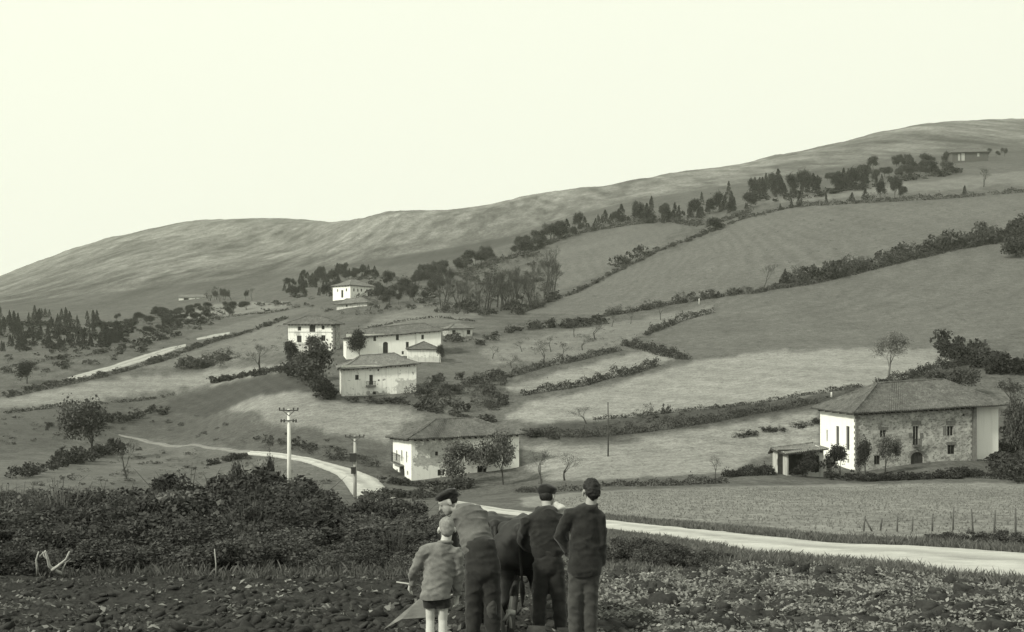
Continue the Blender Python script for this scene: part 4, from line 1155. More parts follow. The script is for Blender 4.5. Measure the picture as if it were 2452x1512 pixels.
mass('undergrowth', FB + TB, along([(1040, 740), (1180, 752), (1250, 745), (1330, 712)], 50, (14, 30), (.9, 1.6), 10, 8), 'shrub at the foot of the bare gully trees', 'shrub', 'undergrowth of the gully copse', 'hedge')
many('tree', LF + DK, along([(1090, 655), (1180, 625), (1260, 600), (1340, 570)], 34, (18, 32), (.8, 1.2), 8, 8), 'bushy tree of the lower ridge row', 'tree', 'bushy trees of the lower ridge row')
many('evergreen_tree', PN + DK, along([(1340, 568), (1400, 552), (1480, 534), (1560, 528), (1640, 525), (1700, 512), (1790, 500)], 74, (14, 40), (.5, .9), 8, 8), 'dark evergreen of the upper ridge row', 'tree', 'evergreens of the upper ridge row')
many('evergreen_tree', PN, [(1383, 531, 20, 13), (1432, 530, 18, 10), (1745, 478, 46, 22), (1680, 492, 34, 17), (1560, 520, 52, 28), (1535, 525, 40, 24), (1752, 500, 44, 26), (1720, 497, 36, 22)], 'dark evergreen standing out above the ridge row', 'tree', 'taller evergreens above the ridge row', jit=.05, parts=True)
many('pine_tree', PN + DK[:1], inside([(1790, 478), (1800, 455), (1900, 448), (1960, 445), (2100, 432), (2120, 440), (1990, 462), (1890, 474)], 62, (24, 48), (.5, .8)), 'pine of the dark wood on the upper right slope', 'pine tree', 'pines of the upper right wood')
many('tree', DK + LF, along([(1980, 440), (2080, 428), (2200, 418), (2280, 405)], 36, (14, 28), (.9, 1.3), 8, 8), 'tree of the belt running up to the far grey farmhouse', 'tree', 'tree belt below the far grey farmhouse')
many('tree', DK + LF, along([(2140, 398), (2200, 392), (2260, 392), (2400, 375), (2452, 372)], 18, (12, 24), (.7, 1.2)), 'small tree around the far grey farmhouse', 'tree', 'trees around the far grey farmhouse')
many('tree', DK + PN, [(1915, 497, 40, 24), (1895, 499, 22, 14), (1868, 503, 18, 10), (1978, 487, 24, 15), (2040, 484, 24, 22), (2072, 482, 32, 28), (2108, 479, 42, 22), (2165, 478, 30, 20), (2310, 470, 26, 20)], 'dark tree standing in the upper tree line', 'tree', 'dark trees of the upper tree line', jit=.05, parts=True)
mass('undergrowth', FB, along([(1240, 752), (1370, 706), (1450, 664), (1570, 604), (1690, 560), (1780, 525), (1880, 500)], 60, (7, 15), (1, 1.8), 4, 3), 'low shrub on the upper hedge line', 'shrub', 'shrubs of the upper hedge line', 'hedge')
many('shrub', TB + FB, [(1480, 640, 30, 40), (1510, 628, 34, 40), (1535, 612, 30, 34), (1500, 634, 24, 30)], 'grey leafless bush on the upper hedge line', 'shrub', 'grey bushes of the upper hedge line', parts=False)
mass('undergrowth', FB + TB, along([(1885, 682), (1960, 672), (2050, 648), (2150, 622), (2250, 600), (2350, 582), (2460, 562), (2560, 540)], 90, (22, 52), (.8, 1.3), 8, 5), 'tall leafless shrub of the overgrown hedge below the high pasture', 'shrub', 'shrubs of the overgrown pasture hedge')
mass('undergrowth', FB + TB, along([(1450, 755), (1520, 745), (1600, 728), (1690, 712), (1780, 702), (1860, 690)], 50, (10, 26), (.9, 1.6), 5, 4), 'low shrub of the hedge above the orchard', 'shrub', 'shrubs of the hedge above the orchard', 'hedge')
mass('undergrowth', FB + TB, along([(1180, 800), (1230, 792), (1300, 786), (1380, 780), (1440, 770)], 34, (12, 26), (1, 1.8), 6, 5), 'shrub of the hedge right of the small barn', 'shrub', 'shrubs right of the small barn', 'hedge')
many('fruit_tree', FR, [(1425, 812, 46, 36), (1375, 806, 40, 34), (1510, 775, 38, 34), (1582, 765, 38, 34), (1465, 782, 38, 30), (1250, 842, 36, 34), (1300, 870, 46, 40), (1345, 858, 40, 40), (1225, 880, 40, 36), (1180, 858, 34, 34), (1320, 842, 36, 34), (1395, 838, 34, 30)], 'small leafless fruit tree of the orchard on the slope', 'fruit tree', 'orchard trees on the slope', parts=True)
mass('undergrowth', FB + TB, inside([(1000, 940), (1030, 915), (1100, 905), (1190, 895), (1230, 930), (1200, 985), (1120, 995), (1020, 985)], 62, (14, 36), (.9, 1.5)), 'shrub in the overgrown hollow right of the lowest hamlet house', 'shrub', 'shrubs of the overgrown hollow', 'hedge')
many('shrub', TB + FB, [(1010, 950, 46, 46), (985, 955, 40, 40), (1040, 950, 40, 44), (1075, 955, 34, 40)], 'pale leafy bush close to the lowest hamlet house', 'shrub', 'pale bushes by the lowest hamlet house', 'grey_leaf')
mass('undergrowth', FB, along([(810, 958), (870, 962), (950, 965), (1040, 985), (1130, 1005), (1200, 1010)], 34, (10, 20), (1.2, 2), 8, 3), 'dark shrub at the lower edge of the hamlet', 'shrub', 'dark shrubs below the lowest hamlet house', 'hedge')
mass('undergrowth', FB, along([(690, 895), (740, 905), (790, 955), (760, 925)], 24, (18, 44), (1, 1.4), 10, 6), 'dark shrub of the thicket left of the hamlet', 'shrub', 'thicket left of the hamlet', 'dark_leaf')
mass('undergrowth', FB + TB, along([(690, 738), (740, 730), (790, 748), (900, 752), (960, 738)], 22, (7, 13), (1, 1.7), 6, 4), 'grey shrub below the highest farmhouse', 'shrub', 'shrubs below the highest farmhouse', 'grey_leaf')
mass('undergrowth', FB + TB, along([(1130, 830), (1180, 815), (1060, 815), (1100, 815)], 14, (10, 20), (1, 1.8)), 'low shrub around the small barn', 'shrub', 'shrubs around the small barn', 'hedge')
mass('undergrowth', FB, along([(14, 945), (160, 915), (260, 895), (360, 868), (430, 842), (520, 815), (600, 795), (690, 762)], 70, (7, 16), (1.1, 2), 4, 2), 'low shrub of the hedge along the pale track', 'shrub', 'shrubs along the pale track', 'hedge')
many('shrub', TB + FB, along([(380, 895), (440, 880), (520, 878), (560, 850), (500, 868)], 20, (16, 36), (.9, 1.5), 10, 4), 'grey bush in the field left of the hamlet', 'shrub', 'grey bushes in the left fields', 'grey_leaf')
mass('undergrowth', FB, along([(510, 918), (560, 908), (640, 895), (700, 890)], 26, (10, 20), (1, 1.8), 5, 2), 'dark shrub on top of the heather bank', 'shrub', 'shrubs on the heather bank', 'dark_leaf')
mass('undergrowth', FB, inside([(14, 900), (14, 850), (150, 835), (300, 830), (420, 815), (300, 860), (160, 890)], 36, (10, 20), (1.1, 2)), 'dark shrub on the slope under the left pine wood', 'shrub', 'shrubs under the left pine wood', 'hedge')
many('shrub', FB, along([(90, 1030), (140, 1020), (190, 1025), (300, 1005), (330, 1000), (400, 985)], 26, (14, 28), (.9, 1.5), 8, 6), 'dark shrub above the thin path', 'shrub', 'dark shrubs above the thin path', 'dark_leaf')
mass('undergrowth', FB, along([(40, 1150), (100, 1130), (160, 1112), (240, 1095), (280, 1080)], 34, (24, 46), (.9, 1.4), 8, 6), 'dark shrub in the row below the bushy dark tree', 'shrub', 'shrub row below the bushy dark tree', 'dark_leaf')
many('shrub', FB, along([(490, 1115), (540, 1105), (590, 1095)], 12, (12, 20), (1, 1.6), 6, 3), 'dark shrub at the inside of the road bend', 'shrub', 'shrubs at the inside of the road bend', 'dark_leaf')
mass('undergrowth', FB + TB, inside([(620, 1060), (760, 1070), (900, 1095), (930, 1130), (860, 1112), (700, 1082)], 30, (12, 24), (1, 1.8)), 'dark shrub on the slope above the road bend', 'shrub', 'shrubs above the road bend', 'hedge')
many('shrub', FB, along([(925, 1150), (940, 1160), (1000, 1168), (1060, 1172), (1120, 1168)], 22, (16, 34), (1, 1.6), 8, 4), 'shrub at the foot of the peeling farmhouse', 'shrub', 'shrubs at the foot of the peeling farmhouse', 'mid_leaf')
many('shrub', FB, along([(1240, 1045), (1300, 1042), (1330, 1050)], 12, (14, 26), (1, 1.6), 6, 4), 'dark shrub behind the right corner of the peeling farmhouse', 'shrub', 'shrubs behind the peeling farmhouse', 'hedge')
many('shrub', TB + FB, [(1530, 1000, 30, 26), (1552, 994, 36, 24), (1592, 990, 36, 22), (1565, 1000, 18, 26)], 'small grey bush on the edge of the pale meadow', 'shrub', 'grey bushes on the pale meadow', 'grey_leaf')
mass('undergrowth', FB, along([(2265, 850), (2310, 862), (2350, 880), (2400, 892), (2460, 890), (2520, 880)], 30, (30, 74), (.8, 1.2), 8, 6), 'dark shrub of the thicket at the right edge', 'shrub', 'dark thicket at the right edge', 'dark_leaf')
mass('undergrowth', FB, along([(2452, 640), (2420, 600), (2452, 560), (2470, 600)], 14, (40, 70), (.7, 1.1), 14, 6), 'dark shrub at the far right of the overgrown hedge', 'shrub', 'dark shrubs at the far right', 'dark_leaf')
mass('undergrowth', FB, along([(2030, 1150), (2120, 1150), (2200, 1146), (2290, 1142), (2340, 1135)], 46, (12, 24), (1.2, 2), 5, 3), 'dark shrub of the garden edge before the stone farmhouse', 'shrub', 'garden edge before the stone farmhouse', 'dark_leaf')
mass('undergrowth', FB, inside([(2350, 1150), (2395, 1080), (2430, 1020), (2480, 990), (2520, 1140), (2430, 1160)], 40, (30, 70), (.8, 1.3)), 'dark shrub right of the stone farmhouse', 'shrub', 'dark growth right of the stone farmhouse', 'dark_leaf')
many('shrub', FB, [(1918, 1140, 44, 50), (1975, 1142, 52, 44), (2045, 1146, 38, 36), (1990, 1148, 30, 44)], 'dark bush hiding the foot of the shed', 'shrub', 'bushes at the foot of the shed', 'dark_leaf')
mass('undergrowth', FB + TB, along([(1760, 1045), (1830, 1035), (1900, 1025), (1955, 1010)], 22, (10, 20), (1.2, 2), 6, 5), 'low shrub in the meadow left of the white end wall', 'shrub', 'shrubs left of the white end wall', 'hedge')

# ------------------------------------------------------------------ hedges: dense leafy bands along a line
def hedge(pts, h, w, label, mat='hedge', dens=1.0, name='hedge', ymin=9, vary=0.6):
    """pts on the print; h, w in metres"""
    h *= 0.88; w *= 0.88
    P = [hit(*p, ymin) for p in pts]; rng = np.random.default_rng(int(abs(P[0].x * 13 + P[0].y * 7)) + 1)
    seg = [(P[i + 1] - P[i]).length for i in range(len(P) - 1)]; tot = sum(seg); cum = np.r_[0, np.cumsum(seg)]
    Ym = np.mean([p.y for p in P]); ls = max(0.07, Ym * 0.0010)
    n = int(min(34000, tot * (w + 2 * h) / (ls * ls) * 1.5 * dens))
    t = rng.uniform(0, tot, n); x = np.interp(t, cum, [p.x for p in P]); y = np.interp(t, cum, [p.y for p in P])
    gap = vnoise(t / (h * 2.2), t * 0 + 11.5, 93) * .6 + vnoise(t / (h * .7), t * 0 + 4.5, 94) * .4; keep = rng.uniform(0, 1, n) < np.clip((gap - .10 - .22 * vary) * 5, .12, 1)
    t, x, y = t[keep], x[keep], y[keep]; n = len(t)
    hv = h * (1 - vary + 2 * vary * vnoise(t / (h * 1.6), t * 0 + 2.5, 91)) * (0.75 + 0.5 * vnoise(t / (h * 5), t * 0 + 7.5, 92))
    hv = hv * np.where(rng.uniform(0, 1, n) < .12, rng.uniform(1, 1.5, n), 1); a = rng.uniform(0, pi, n); rr = rng.uniform(0.3, 1.08, n) ** 0.5 * (0.6 + 0.8 * vnoise(t / (h * 1.1), t * 0 + 21.5, 95))
    dx = np.cos(a) * rr * w / 2; z = np.sin(a) * rr * hv
    dirx = np.interp(t, cum[:-1] + np.array(seg) / 2, [(P[i + 1] - P[i]).normalized().x for i in range(len(seg))]) if len(seg) > 1 else np.full(n, (P[1] - P[0]).normalized().x)
    diry = np.sqrt(np.maximum(0, 1 - dirx ** 2))
    x = x - diry * dx + rng.normal(size=n) * ls * .3; y = y + np.abs(dirx) * dx + rng.normal(size=n) * ls * .3
    C = np.stack([x, y, zat(x, y) + np.maximum(z, 0.02)], -1); c0 = np.array(P[0]); V, F = leaf_verts(C - c0, rng.uniform(ls * .7, ls * 1.6, n), rng, 0.7)
    o = link(name, mesh_np(name, V, F), None, M[mat]); o.location = P[0]
    return tag(o, label, 'hedge')
hedge([(1248,947),(1330,934),(1400,922),(1480,902),(1575,874)], 1.9, 1.8, 'long dark clipped hedge under the narrow pale meadow')
hedge([(1495,826),(1525,834),(1560,842),(1600,854),(1645,862)], 2.6, 3.0, 'thick dark hedge crossing between the orchard and the high pasture')
hedge([(1545,804),(1580,788),(1620,772),(1670,757),(1712,748)], 2.1, 2.0, 'dark hedge climbing from the hedge crossing to a corner post')
hedge([(1210,905),(1300,878),(1400,858),(1480,838)], 1.6, 2.5, 'ragged dark hedge along the lower orchard edge', dens=.8)
hedge([(1260,1046),(1380,1046),(1480,1040),(1600,1026),(1700,1010),(1800,990),(1900,975),(1965,962)], 1.5, 2.2, 'dark hedge along the foot of the terrace bank')
hedge([(1420,1005),(1560,992),(1700,980),(1850,960),(1960,942),(2060,925)], 0.8, 1.4, 'thin brambly edge along the top of the terrace bank', dens=.7)
hedge([(2100,920),(2180,905),(2250,885),(2320,866)], 1.8, 2.2, 'dark hedge climbing behind the stone farmhouse roof')
hedge([(1240,750),(1300,728),(1370,704),(1450,664),(1570,604),(1690,558),(1780,524),(1890,498)], 1.4, 1.6, 'thin dark hedge rising diagonally across the upper slope', dens=.8)
hedge([(1890,498),(2000,490),(2100,484),(2250,476),(2350,468),(2452,460),(2560,450)], 2.6, 3.0, 'dark hedge below the upper tree line')
hedge([(1870,690),(1960,676),(2060,652),(2180,622),(2300,595),(2452,568),(2560,545)], 2.2, 3.0, 'overgrown dark hedge between the two high pastures')
hedge([(1430,760),(1520,746),(1600,730),(1700,714),(1800,703),(1870,688)], 1.6, 2.0, 'hedge running above the orchard to the lone bare tree')
hedge([(1340,572),(1420,552),(1500,540),(1600,528),(1680,540)], 3.0, 4.0, 'dark undergrowth beneath the ridge evergreens')
hedge([(1090,660),(1180,632),(1260,606),(1340,574)], 3.0, 4.0, 'dark undergrowth beneath the lower ridge trees')
hedge([(1690,545),(1760,520),(1800,505)], 2.6, 3.0, 'dark undergrowth at the right end of the ridge row')
hedge([(14,952),(140,926),(250,902),(350,874),(430,851)], 1.1, 1.6, 'dark hedge below the pale dirt track')
hedge([(430,846),(520,816),(600,792),(690,762)], 1.4, 1.8, 'dark hedge from the pale track towards the three storey house')
hedge([(14,990),(140,972),(300,962),(420,945)], 1.0, 1.5, 'low dark hedge under the pale band of meadow', dens=.7)
hedge([(1440,1164),(1530,1164),(1620,1162),(1740,1156)], 0.8, 1.2, 'low ragged hedge between the meadow and the farm garden')
hedge([(1736,1142),(1770,1139),(1810,1137),(1850,1135)], 1.3, 2.0, 'smooth rounded dark hedge left of the shed', 'dark_leaf', 1.6, vary=.12)
hedge([(1240,1178),(1320,1178),(1440,1172)], 0.7, 1.2, 'low hedge behind the men leading to the peeling farmhouse', dens=.7)
hedge([(2060,1152),(2200,1148),(2320,1142),(2452,1150)], 0.9, 1.4, 'dark hedge at the foot of the stone farmhouse garden', 'dark_leaf')

# more undergrowth that ties the woods and banks together
mass('undergrowth', FB, inside([(-120, 770), (14, 765), (228, 765), (330, 785), (480, 778), (470, 800), (330, 830), (150, 842), (-120, 850)], 130, (12, 20), (1.2, 2)), 'dark undergrowth filling the left pine wood', 'undergrowth', None, 'pine')
mass('undergrowth', FB + TB, inside([(330, 770), (500, 735), (690, 728), (690, 738), (560, 756), (480, 790), (350, 806)], 60, (9, 16), (1.1, 2)), 'scrub right of the left pine wood', 'undergrowth', None, 'hedge')
mass('undergrowth', FB + TB, inside([(670, 715), (700, 690), (800, 670), (1000, 660), (1080, 690), (1040, 735), (930, 745), (790, 720)], 90, (10, 20), (1.1, 1.8)), 'scrub around the highest farmhouse', 'undergrowth', None, 'hedge')
mass('undergrowth', FB + TB, inside([(1060, 655), (1180, 625), (1300, 600), (1330, 640), (1330, 700), (1250, 735), (1100, 730), (1070, 700)], 110, (10, 20), (1, 1.8)), 'grey scrub between the gully trees', 'undergrowth', None, 'grey_leaf')
mass('undergrowth', FB, along([(1790, 478), (1890, 476), (2000, 460), (2120, 440), (2290, 412)], 60, (9, 18), (1.2, 2), 8, 6), 'dark undergrowth of the upper right wood', 'undergrowth', None, 'pine')
mass('undergrowth', TB, inside([(1140, 900), (1180, 830), (1300, 800), (1440, 778), (1500, 800), (1480, 835), (1300, 880), (1200, 900)], 70, (5, 11), (1.2, 2.4)), 'low scrub in the orchard grass', 'undergrowth', None, 'grey_leaf')
mass('undergrowth', TB + FB, inside([(-100, 1090), (14, 1000), (300, 975), (540, 1008), (900, 1070), (890, 1120), (600, 1065), (300, 1030)], 110, (5, 12), (1.2, 2.4)), 'low heather on the slope above the road', 'undergrowth', None, 'hedge')
mass('undergrowth', TB, inside([(14, 860), (300, 845), (420, 815), (560, 800), (690, 765), (690, 845), (560, 880), (300, 905), (14, 945)], 110, (4, 9), (1.3, 2.6)), 'tufts in the fields left of the hamlet', 'undergrowth', None, 'grey_leaf')
mass('undergrowth', TB + FB, inside([(1250, 1035), (1450, 1010), (1700, 985), (1960, 950), (2050, 930), (2050, 940), (1900, 972), (1600, 1022), (1400, 1045)], 120, (5, 11), (1.2, 2.4)), 'heather on the dark terrace bank', 'undergrowth', None, 'hedge')
mass('undergrowth', TB, inside([(1300, 1090), (1440, 1080), (1700, 1040), (1940, 1000), (1940, 1060), (1740, 1120), (1440, 1140)], 130, (3, 6), (1.4, 2.8)), 'rough tufts in the meadow between the farmhouses', 'undergrowth', None, 'grass')
mass('undergrowth', TB, inside([(1660, 840), (1760, 760), (2000, 690), (2440, 590), (2440, 780), (2000, 830)], 90, (3, 6), (1.4, 2.6)), 'scattered tufts on the high pasture', 'undergrowth', None, 'grey_leaf')
mass('undergrowth', TB, inside([(1300, 740), (1500, 655), (1900, 510), (2440, 470), (2440, 540), (1900, 660), (1500, 740)], 110, (3, 6), (1.4, 2.6)), 'scattered tufts on the long pasture', 'undergrowth', None, 'grey_leaf')
mass('undergrowth', FB, inside([(1060, 1395), (1060, 1290), (1200, 1255), (1440, 1275), (1450, 1370)], 60, (16, 30), (1.2, 2)), 'low dark growth behind the men and oxen', 'undergrowth', None, 'bramble')
hedge([(14,882),(120,862),(230,848),(330,828)], 0.9, 1.2, 'thin dark bank on the slope under the pine wood', dens=.6)
hedge([(400,772),(500,764),(600,752),(690,742)], 0.9, 1.2, 'thin dark bank below the small pale meadow', dens=.6)
hedge([(560,905),(640,890),(700,885)], 1.2, 2.0, 'short dark hedge at the top of the heather bank')
hedge([(1060,660),(1000,672),(930,690)], 1.5, 2.5, 'ragged hedge right of the highest farmhouse')
hedge([(880,785),(960,770),(1040,760),(1140,770)], 0.8, 1.2, 'thin hedge on the knoll behind the long white house', dens=.6)

mass('undergrowth', TB + FB, inside([(60, 1165), (250, 1110), (330, 1068), (560, 1085), (690, 1115), (800, 1150), (820, 1185), (700, 1190), (330, 1160)], 150, (5, 12), (1.2, 2.6)), 'rough tufts inside the bend of the road', 'undergrowth', None, 'grey_leaf')
mass('undergrowth', FB, along([(845, 1198), (900, 1195), (960, 1190), (1040, 1192), (1100, 1180)], 36, (14, 28), (1.2, 2), 8, 5), 'dark growth at the near side of the road bend', 'undergrowth', None, 'mid_leaf')
# ------------------------------------------------------------------ the dark thicket at the lower left
TOP = [(-300, 1150), (14, 1163), (150, 1168), (250, 1142), (350, 1140), (450, 1115), (520, 1125), (575, 1108), (640, 1102), (680, 1112), (700, 1185), (740, 1215), (850, 1200), (925, 1172), (990, 1192), (1040, 1215), (1080, 1262), (1120, 1330)]
tx, ty = [p[0] for p in TOP], [p[1] for p in TOP]
rr = random.Random(5)
n_b = 0
for row, Y0 in enumerate((27, 30, 33.5, 37.5, 42, 47, 53)):
    step = 78 * 30 / Y0; x = -260 + rr.uniform(0, 60)
    while x < 1115:
        Y = Y0 * rr.uniform(0.96, 1.05); X = (x - CX) / FPX * Y; zg = float(zat(X, Y))
        top = float(np.interp(x, tx, ty)); hmax = -(top - CY) / FPX * Y - zg
        frac = (0.42, 0.56, 0.68, 0.8, 0.9, 0.98, 1.02)[row]
        h = hmax * frac * rr.uniform(0.72, 1.12)
        if h > 0.5:
            plant('bramble_bush', 'bush%d' % rr.randrange(4), (X, Y), h, rr.uniform(1.5, 2.0) if h < 1.8 else rr.uniform(1.1, 1.5), 'tangled dark bramble bush of the thicket at the lower left', 'bramble', 'brambles of the lower left thicket', True, rr.choice([None, None, None, 'bramble_grey', 'mid_leaf', 'dark_leaf']), rr.uniform(0, 6.28)); n_b += 1
        if rr.random() < .16 and row > 0:
            plant('bare_bush', 'bush4', (X + rr.uniform(-.6, .6), Y - .4), h * rr.uniform(.85, 1.06), rr.uniform(.9, 1.3), 'leafless twiggy bush poking through the lower left thicket', 'shrub', 'twiggy bushes in the lower left thicket', True, None, rr.uniform(0, 6.28))
        x += step * rr.uniform(0.7, 1.2)
print('BRAMBLES', n_b)
for (px, h, w) in ((575, 72, 22), (655, 80, 30), (618, 60, 18), (640, 66, 16)):
    Y = 56; X = (px - CX) / FPX * Y
    plant('sapling', 'leafy%d' % rr.randrange(3), (X, Y), h / FPX * Y + 1.8, 0.2, {575: 'leftmost thin sapling rising out of the thicket', 655: 'tallest thin sapling rising out of the thicket nearest the electricity pole', 618: 'shortest thin sapling in the middle of the thicket saplings', 640: 'slim sapling just left of the tallest thicket sapling'}[px], 'sapling', 'saplings in the thicket', True, 'dark_leaf')
# shrubs between the men and the road
for k, (px, py, h, w) in enumerate([(1475, 1356, 80, 90), (1520, 1358, 76, 90), (1570, 1362, 72, 90), (1620, 1362, 64, 90), (1665, 1358, 52, 80), (1700, 1350, 44, 70), (1735, 1345, 30, 60), (1500, 1340, 66, 90), (1560, 1340, 58, 90), (1610, 1338, 46, 80)]):
    plant_px('shrub', 'bush%d' % (k % 4), px, py, h, w, 'low leafy shrub between the right man and the road', 'shrub', 'shrubs between the right man and the road', True, 'mid_leaf' if k in (5, 6) else None)
for k, (px, py, h, w) in enumerate([(2270, 1300, 30, 60), (2340, 1304, 40, 70), (2400, 1306, 46, 80), (2450, 1310, 44, 80), (2240, 1292, 18, 50), (2500, 1312, 44, 70)]):
    plant_px('shrub', 'bush%d' % (k % 4), px, py, h, w, 'dark shrub under the wire fence at the right edge', 'shrub', 'shrubs under the wire fence', True, None)

# ------------------------------------------------------------------ grass, weeds and clods
def blades(name, poly, n, hgt, label, mat, seed, wid=0.012, lean=0.35, clump=6, ymin=9):
    """n tufts of grass in an outline on the ground"""
    rng = np.random.default_rng(seed); C = []
    Q = [hit(*p, ymin) for p in poly]; q = [(p.x, p.y) for p in Q]; xs = [a for a, b in q]; ys = [b for a, b in q]
    while len(C) < n:
        x = rng.uniform(min(xs), max(xs), n); y = rng.uniform(min(ys), max(ys), n); k = inpoly(x, y, q)
        C += np.stack([x[k], y[k]], -1).tolist()
    C = np.array(C[:n]); C = np.repeat(C, clump, 0); m = len(C); C = C + rng.normal(size=(m, 2)) * hgt * 0.35
    z = zat(C[:, 0], C[:, 1]); h = hgt * rng.uniform(0.5, 1.3, m) * (0.5 + np.repeat(rng.uniform(0, 1, n), clump))
    a = rng.uniform(0, 2 * pi, m); ln = rng.normal(size=(m, 2)) * lean * h[:, None]; w = wid * np.clip(C[:, 1] / 30, .7, 2.2)
    B0 = np.stack([C[:, 0] - np.cos(a) * w, C[:, 1] - np.sin(a) * w, z - .02], -1); B1 = np.stack([C[:, 0] + np.cos(a) * w, C[:, 1] + np.sin(a) * w, z - .02], -1)
    T1 = np.stack([C[:, 0] + ln[:, 0] * .5 + np.cos(a) * w * .7, C[:, 1] + ln[:, 1] * .5 + np.sin(a) * w * .7, z + h * .65], -1); T = np.stack([C[:, 0] + ln[:, 0], C[:, 1] + ln[:, 1], z + h], -1)
    V = np.stack([B0, B1, T1, T], 1).reshape(-1, 3); c0 = V[0].copy()
    o = link(name, mesh_np(name, V - c0, np.arange(4 * m).reshape(-1, 4)), None, M[mat]); o.location = c0
    return tag(o, label, 'grass', None, 'stuff')
blades('grass', [(1440, 1236), (1700, 1262), (1965, 1287), (2218, 1297), (2452, 1312), (2600, 1325), (2600, 1342), (2452, 1326), (2218, 1308), (1965, 1298), (1711, 1273), (1449, 1246)], 5200, 0.19, 'rank grass along the far edge of the dirt road', 'grass', 1, clump=4)
blades('grass', [(1300, 1200), (1440, 1180), (1740, 1168), (2100, 1160), (2600, 1165), (2600, 1322), (2452, 1308), (2100, 1284), (1800, 1256), (1500, 1234)], 14000, 0.09, 'short meadow grass beyond the dirt road', 'grass_pale', 2, clump=3)
blades('grass', [(1450, 1272), (1600, 1290), (1800, 1326), (1965, 1340), (2176, 1356), (2261, 1376), (2452, 1390), (2600, 1410), (2600, 1432), (2452, 1412), (2260, 1396), (2150, 1376), (1950, 1356), (1780, 1349), (1600, 1370), (1450, 1376)], 9000, 0.15, 'grassy verge between the ploughed field and the road', 'grass', 3, clump=4)
blades('grass', [(-100, 1386), (400, 1378), (900, 1384), (1080, 1384), (1080, 1368), (900, 1364), (400, 1360), (-100, 1366)], 2600, 0.16, 'dark grass at the foot of the thicket', 'weed_dark', 4)

def weeds(name, spots, label, mat, seed, leaf, nleaf, ht):
    rng = np.random.default_rng(seed); m = len(spots)
    C = np.repeat(spots, nleaf, 0); sc = np.repeat(rng.uniform(0.6, 1.4, m), nleaf)
    x = C[:, 0] + rng.normal(size=len(C)) * leaf * 1.3 * sc; y = C[:, 1] + rng.normal(size=len(C)) * leaf * 1.3 * sc
    P = np.stack([x, y, zat(x, y) + ht * rng.uniform(0.15, 1, len(C)) * sc], -1); c0 = P[0].copy()
    V, F = leaf_verts(P - c0, leaf * rng.uniform(0.6, 1.3, len(C)) * sc, rng, 0.6, 0.7)
    o = link(name, mesh_np(name, V, F), None, M[mat]); o.location = c0; return tag(o, label, 'weeds', None, 'stuff')
def soil_spots(n, ux, yr, seed, thr, scale, pw=1.0):
    """random places on the ploughed ground, in patches"""
    rng = np.random.default_rng(seed); out = np.zeros((0, 2))
    while len(out) < n:
        y = yr[0] * (yr[1] / yr[0]) ** (rng.uniform(0, 1, n * 2) ** pw); u = rng.uniform(ux[0], ux[1], n * 2); x = u * y
        j, t = col_interp(u); i = np.clip(np.searchsorted(YY, y), 0, NR - 1)
        k = (vnoise(x / scale, y / scale, seed) * .65 + vnoise(x / scale * 3, y / scale * 3, seed + 5) * .35 > thr) & SOILM[i, j]
        out = np.concatenate([out, np.stack([x[k], y[k]], -1)])
    return out[:n]
weeds('field_weeds', soil_spots(5000, (0.055, 0.46), (11, 31), 21, 0.51, 0.6), 'pale broad leaved weeds over the right part of the ploughed field', 'weed', 1, 0.055, 15, 0.10)
weeds('field_weeds', soil_spots(2000, (0.02, 0.46), (11, 31), 27, 0.40, 1.3), 'grey low weeds among the clods at the right', 'weed_dark', 2, 0.055, 12, 0.08)
weeds('field_weeds', soil_spots(800, (-0.46, 0.05), (11, 29), 23, 0.60, 0.9), 'sparse grey weeds over the dark left part of the ploughed field', 'weed_dark', 3, 0.07, 8, 0.06)
weeds('field_weeds', soil_spots(420, (-0.46, 0.05), (12, 28), 25, 0.60, 0.9), 'pale straw and leaves caught between the left clods', 'weed', 4, 0.09, 5, 0.06)
def clods(name, spots, size, label, seed, sub=2):
    rng = np.random.default_rng(seed)
    bm = bmesh.new(); bmesh.ops.create_icosphere(bm, subdivisions=sub, radius=1); bv = np.array([v.co[:] for v in bm.verts]); bf = np.array([[v.index for v in f.verts] for f in bm.faces]); bm.free()
    VV, FF = [], []
    for k, (x, y) in enumerate(spots):
        s = size * min(1.75, math.exp(rng.normal() * .42)); st = np.array([rng.uniform(0.9, 1.8), rng.uniform(0.6, 1.1), rng.uniform(0.45, 0.95)])
        d = bv * (1 + 0.9 * (vnoise(bv[:, 0] * 1.7 + k * 3.1, bv[:, 1] * 1.7 + bv[:, 2] * 1.3, k) - .5)[:, None] + 0.7 * (vnoise(bv[:, 0] * 4 + k, bv[:, 2] * 4 + bv[:, 1] * 2, k + 3) - .5)[:, None]) * (1 + rng.uniform(-.28, .28, (len(bv), 1))) * st * s
        ti = rng.uniform(-.6, .6); d = np.stack([d[:, 0] * math.cos(ti) - d[:, 2] * math.sin(ti), d[:, 1], d[:, 0] * math.sin(ti) + d[:, 2] * math.cos(ti)], -1)
        a = rng.uniform(-.7, .7); d = np.stack([d[:, 0] * math.cos(a) - d[:, 1] * math.sin(a), d[:, 0] * math.sin(a) + d[:, 1] * math.cos(a), d[:, 2]], -1)
        VV.append(d + np.array([x, y, float(zat(x, y)) + 0.12 * s])); FF.append(bf + k * len(bv))
    V = np.concatenate(VV); c0 = V[0].copy(); o = link(name, mesh_np(name, V - c0, np.concatenate(FF), False), None, M['clod']); o.location = c0
    return tag(o, label, 'soil', None, 'stuff')
clods('soil_clods', soil_spots(3200, (0.02, 0.46), (11, 31), 33, 0.47, 0.6), 0.088, 'dark clods of turned soil among the weeds at the right', 5, 1)
clods('soil_clods', soil_spots(5200, (-0.46, 0.06), (11, 29), 35, 0.34, 1.0), 0.045, 'dark clods of turned soil over the left part of the field', 6, 1)

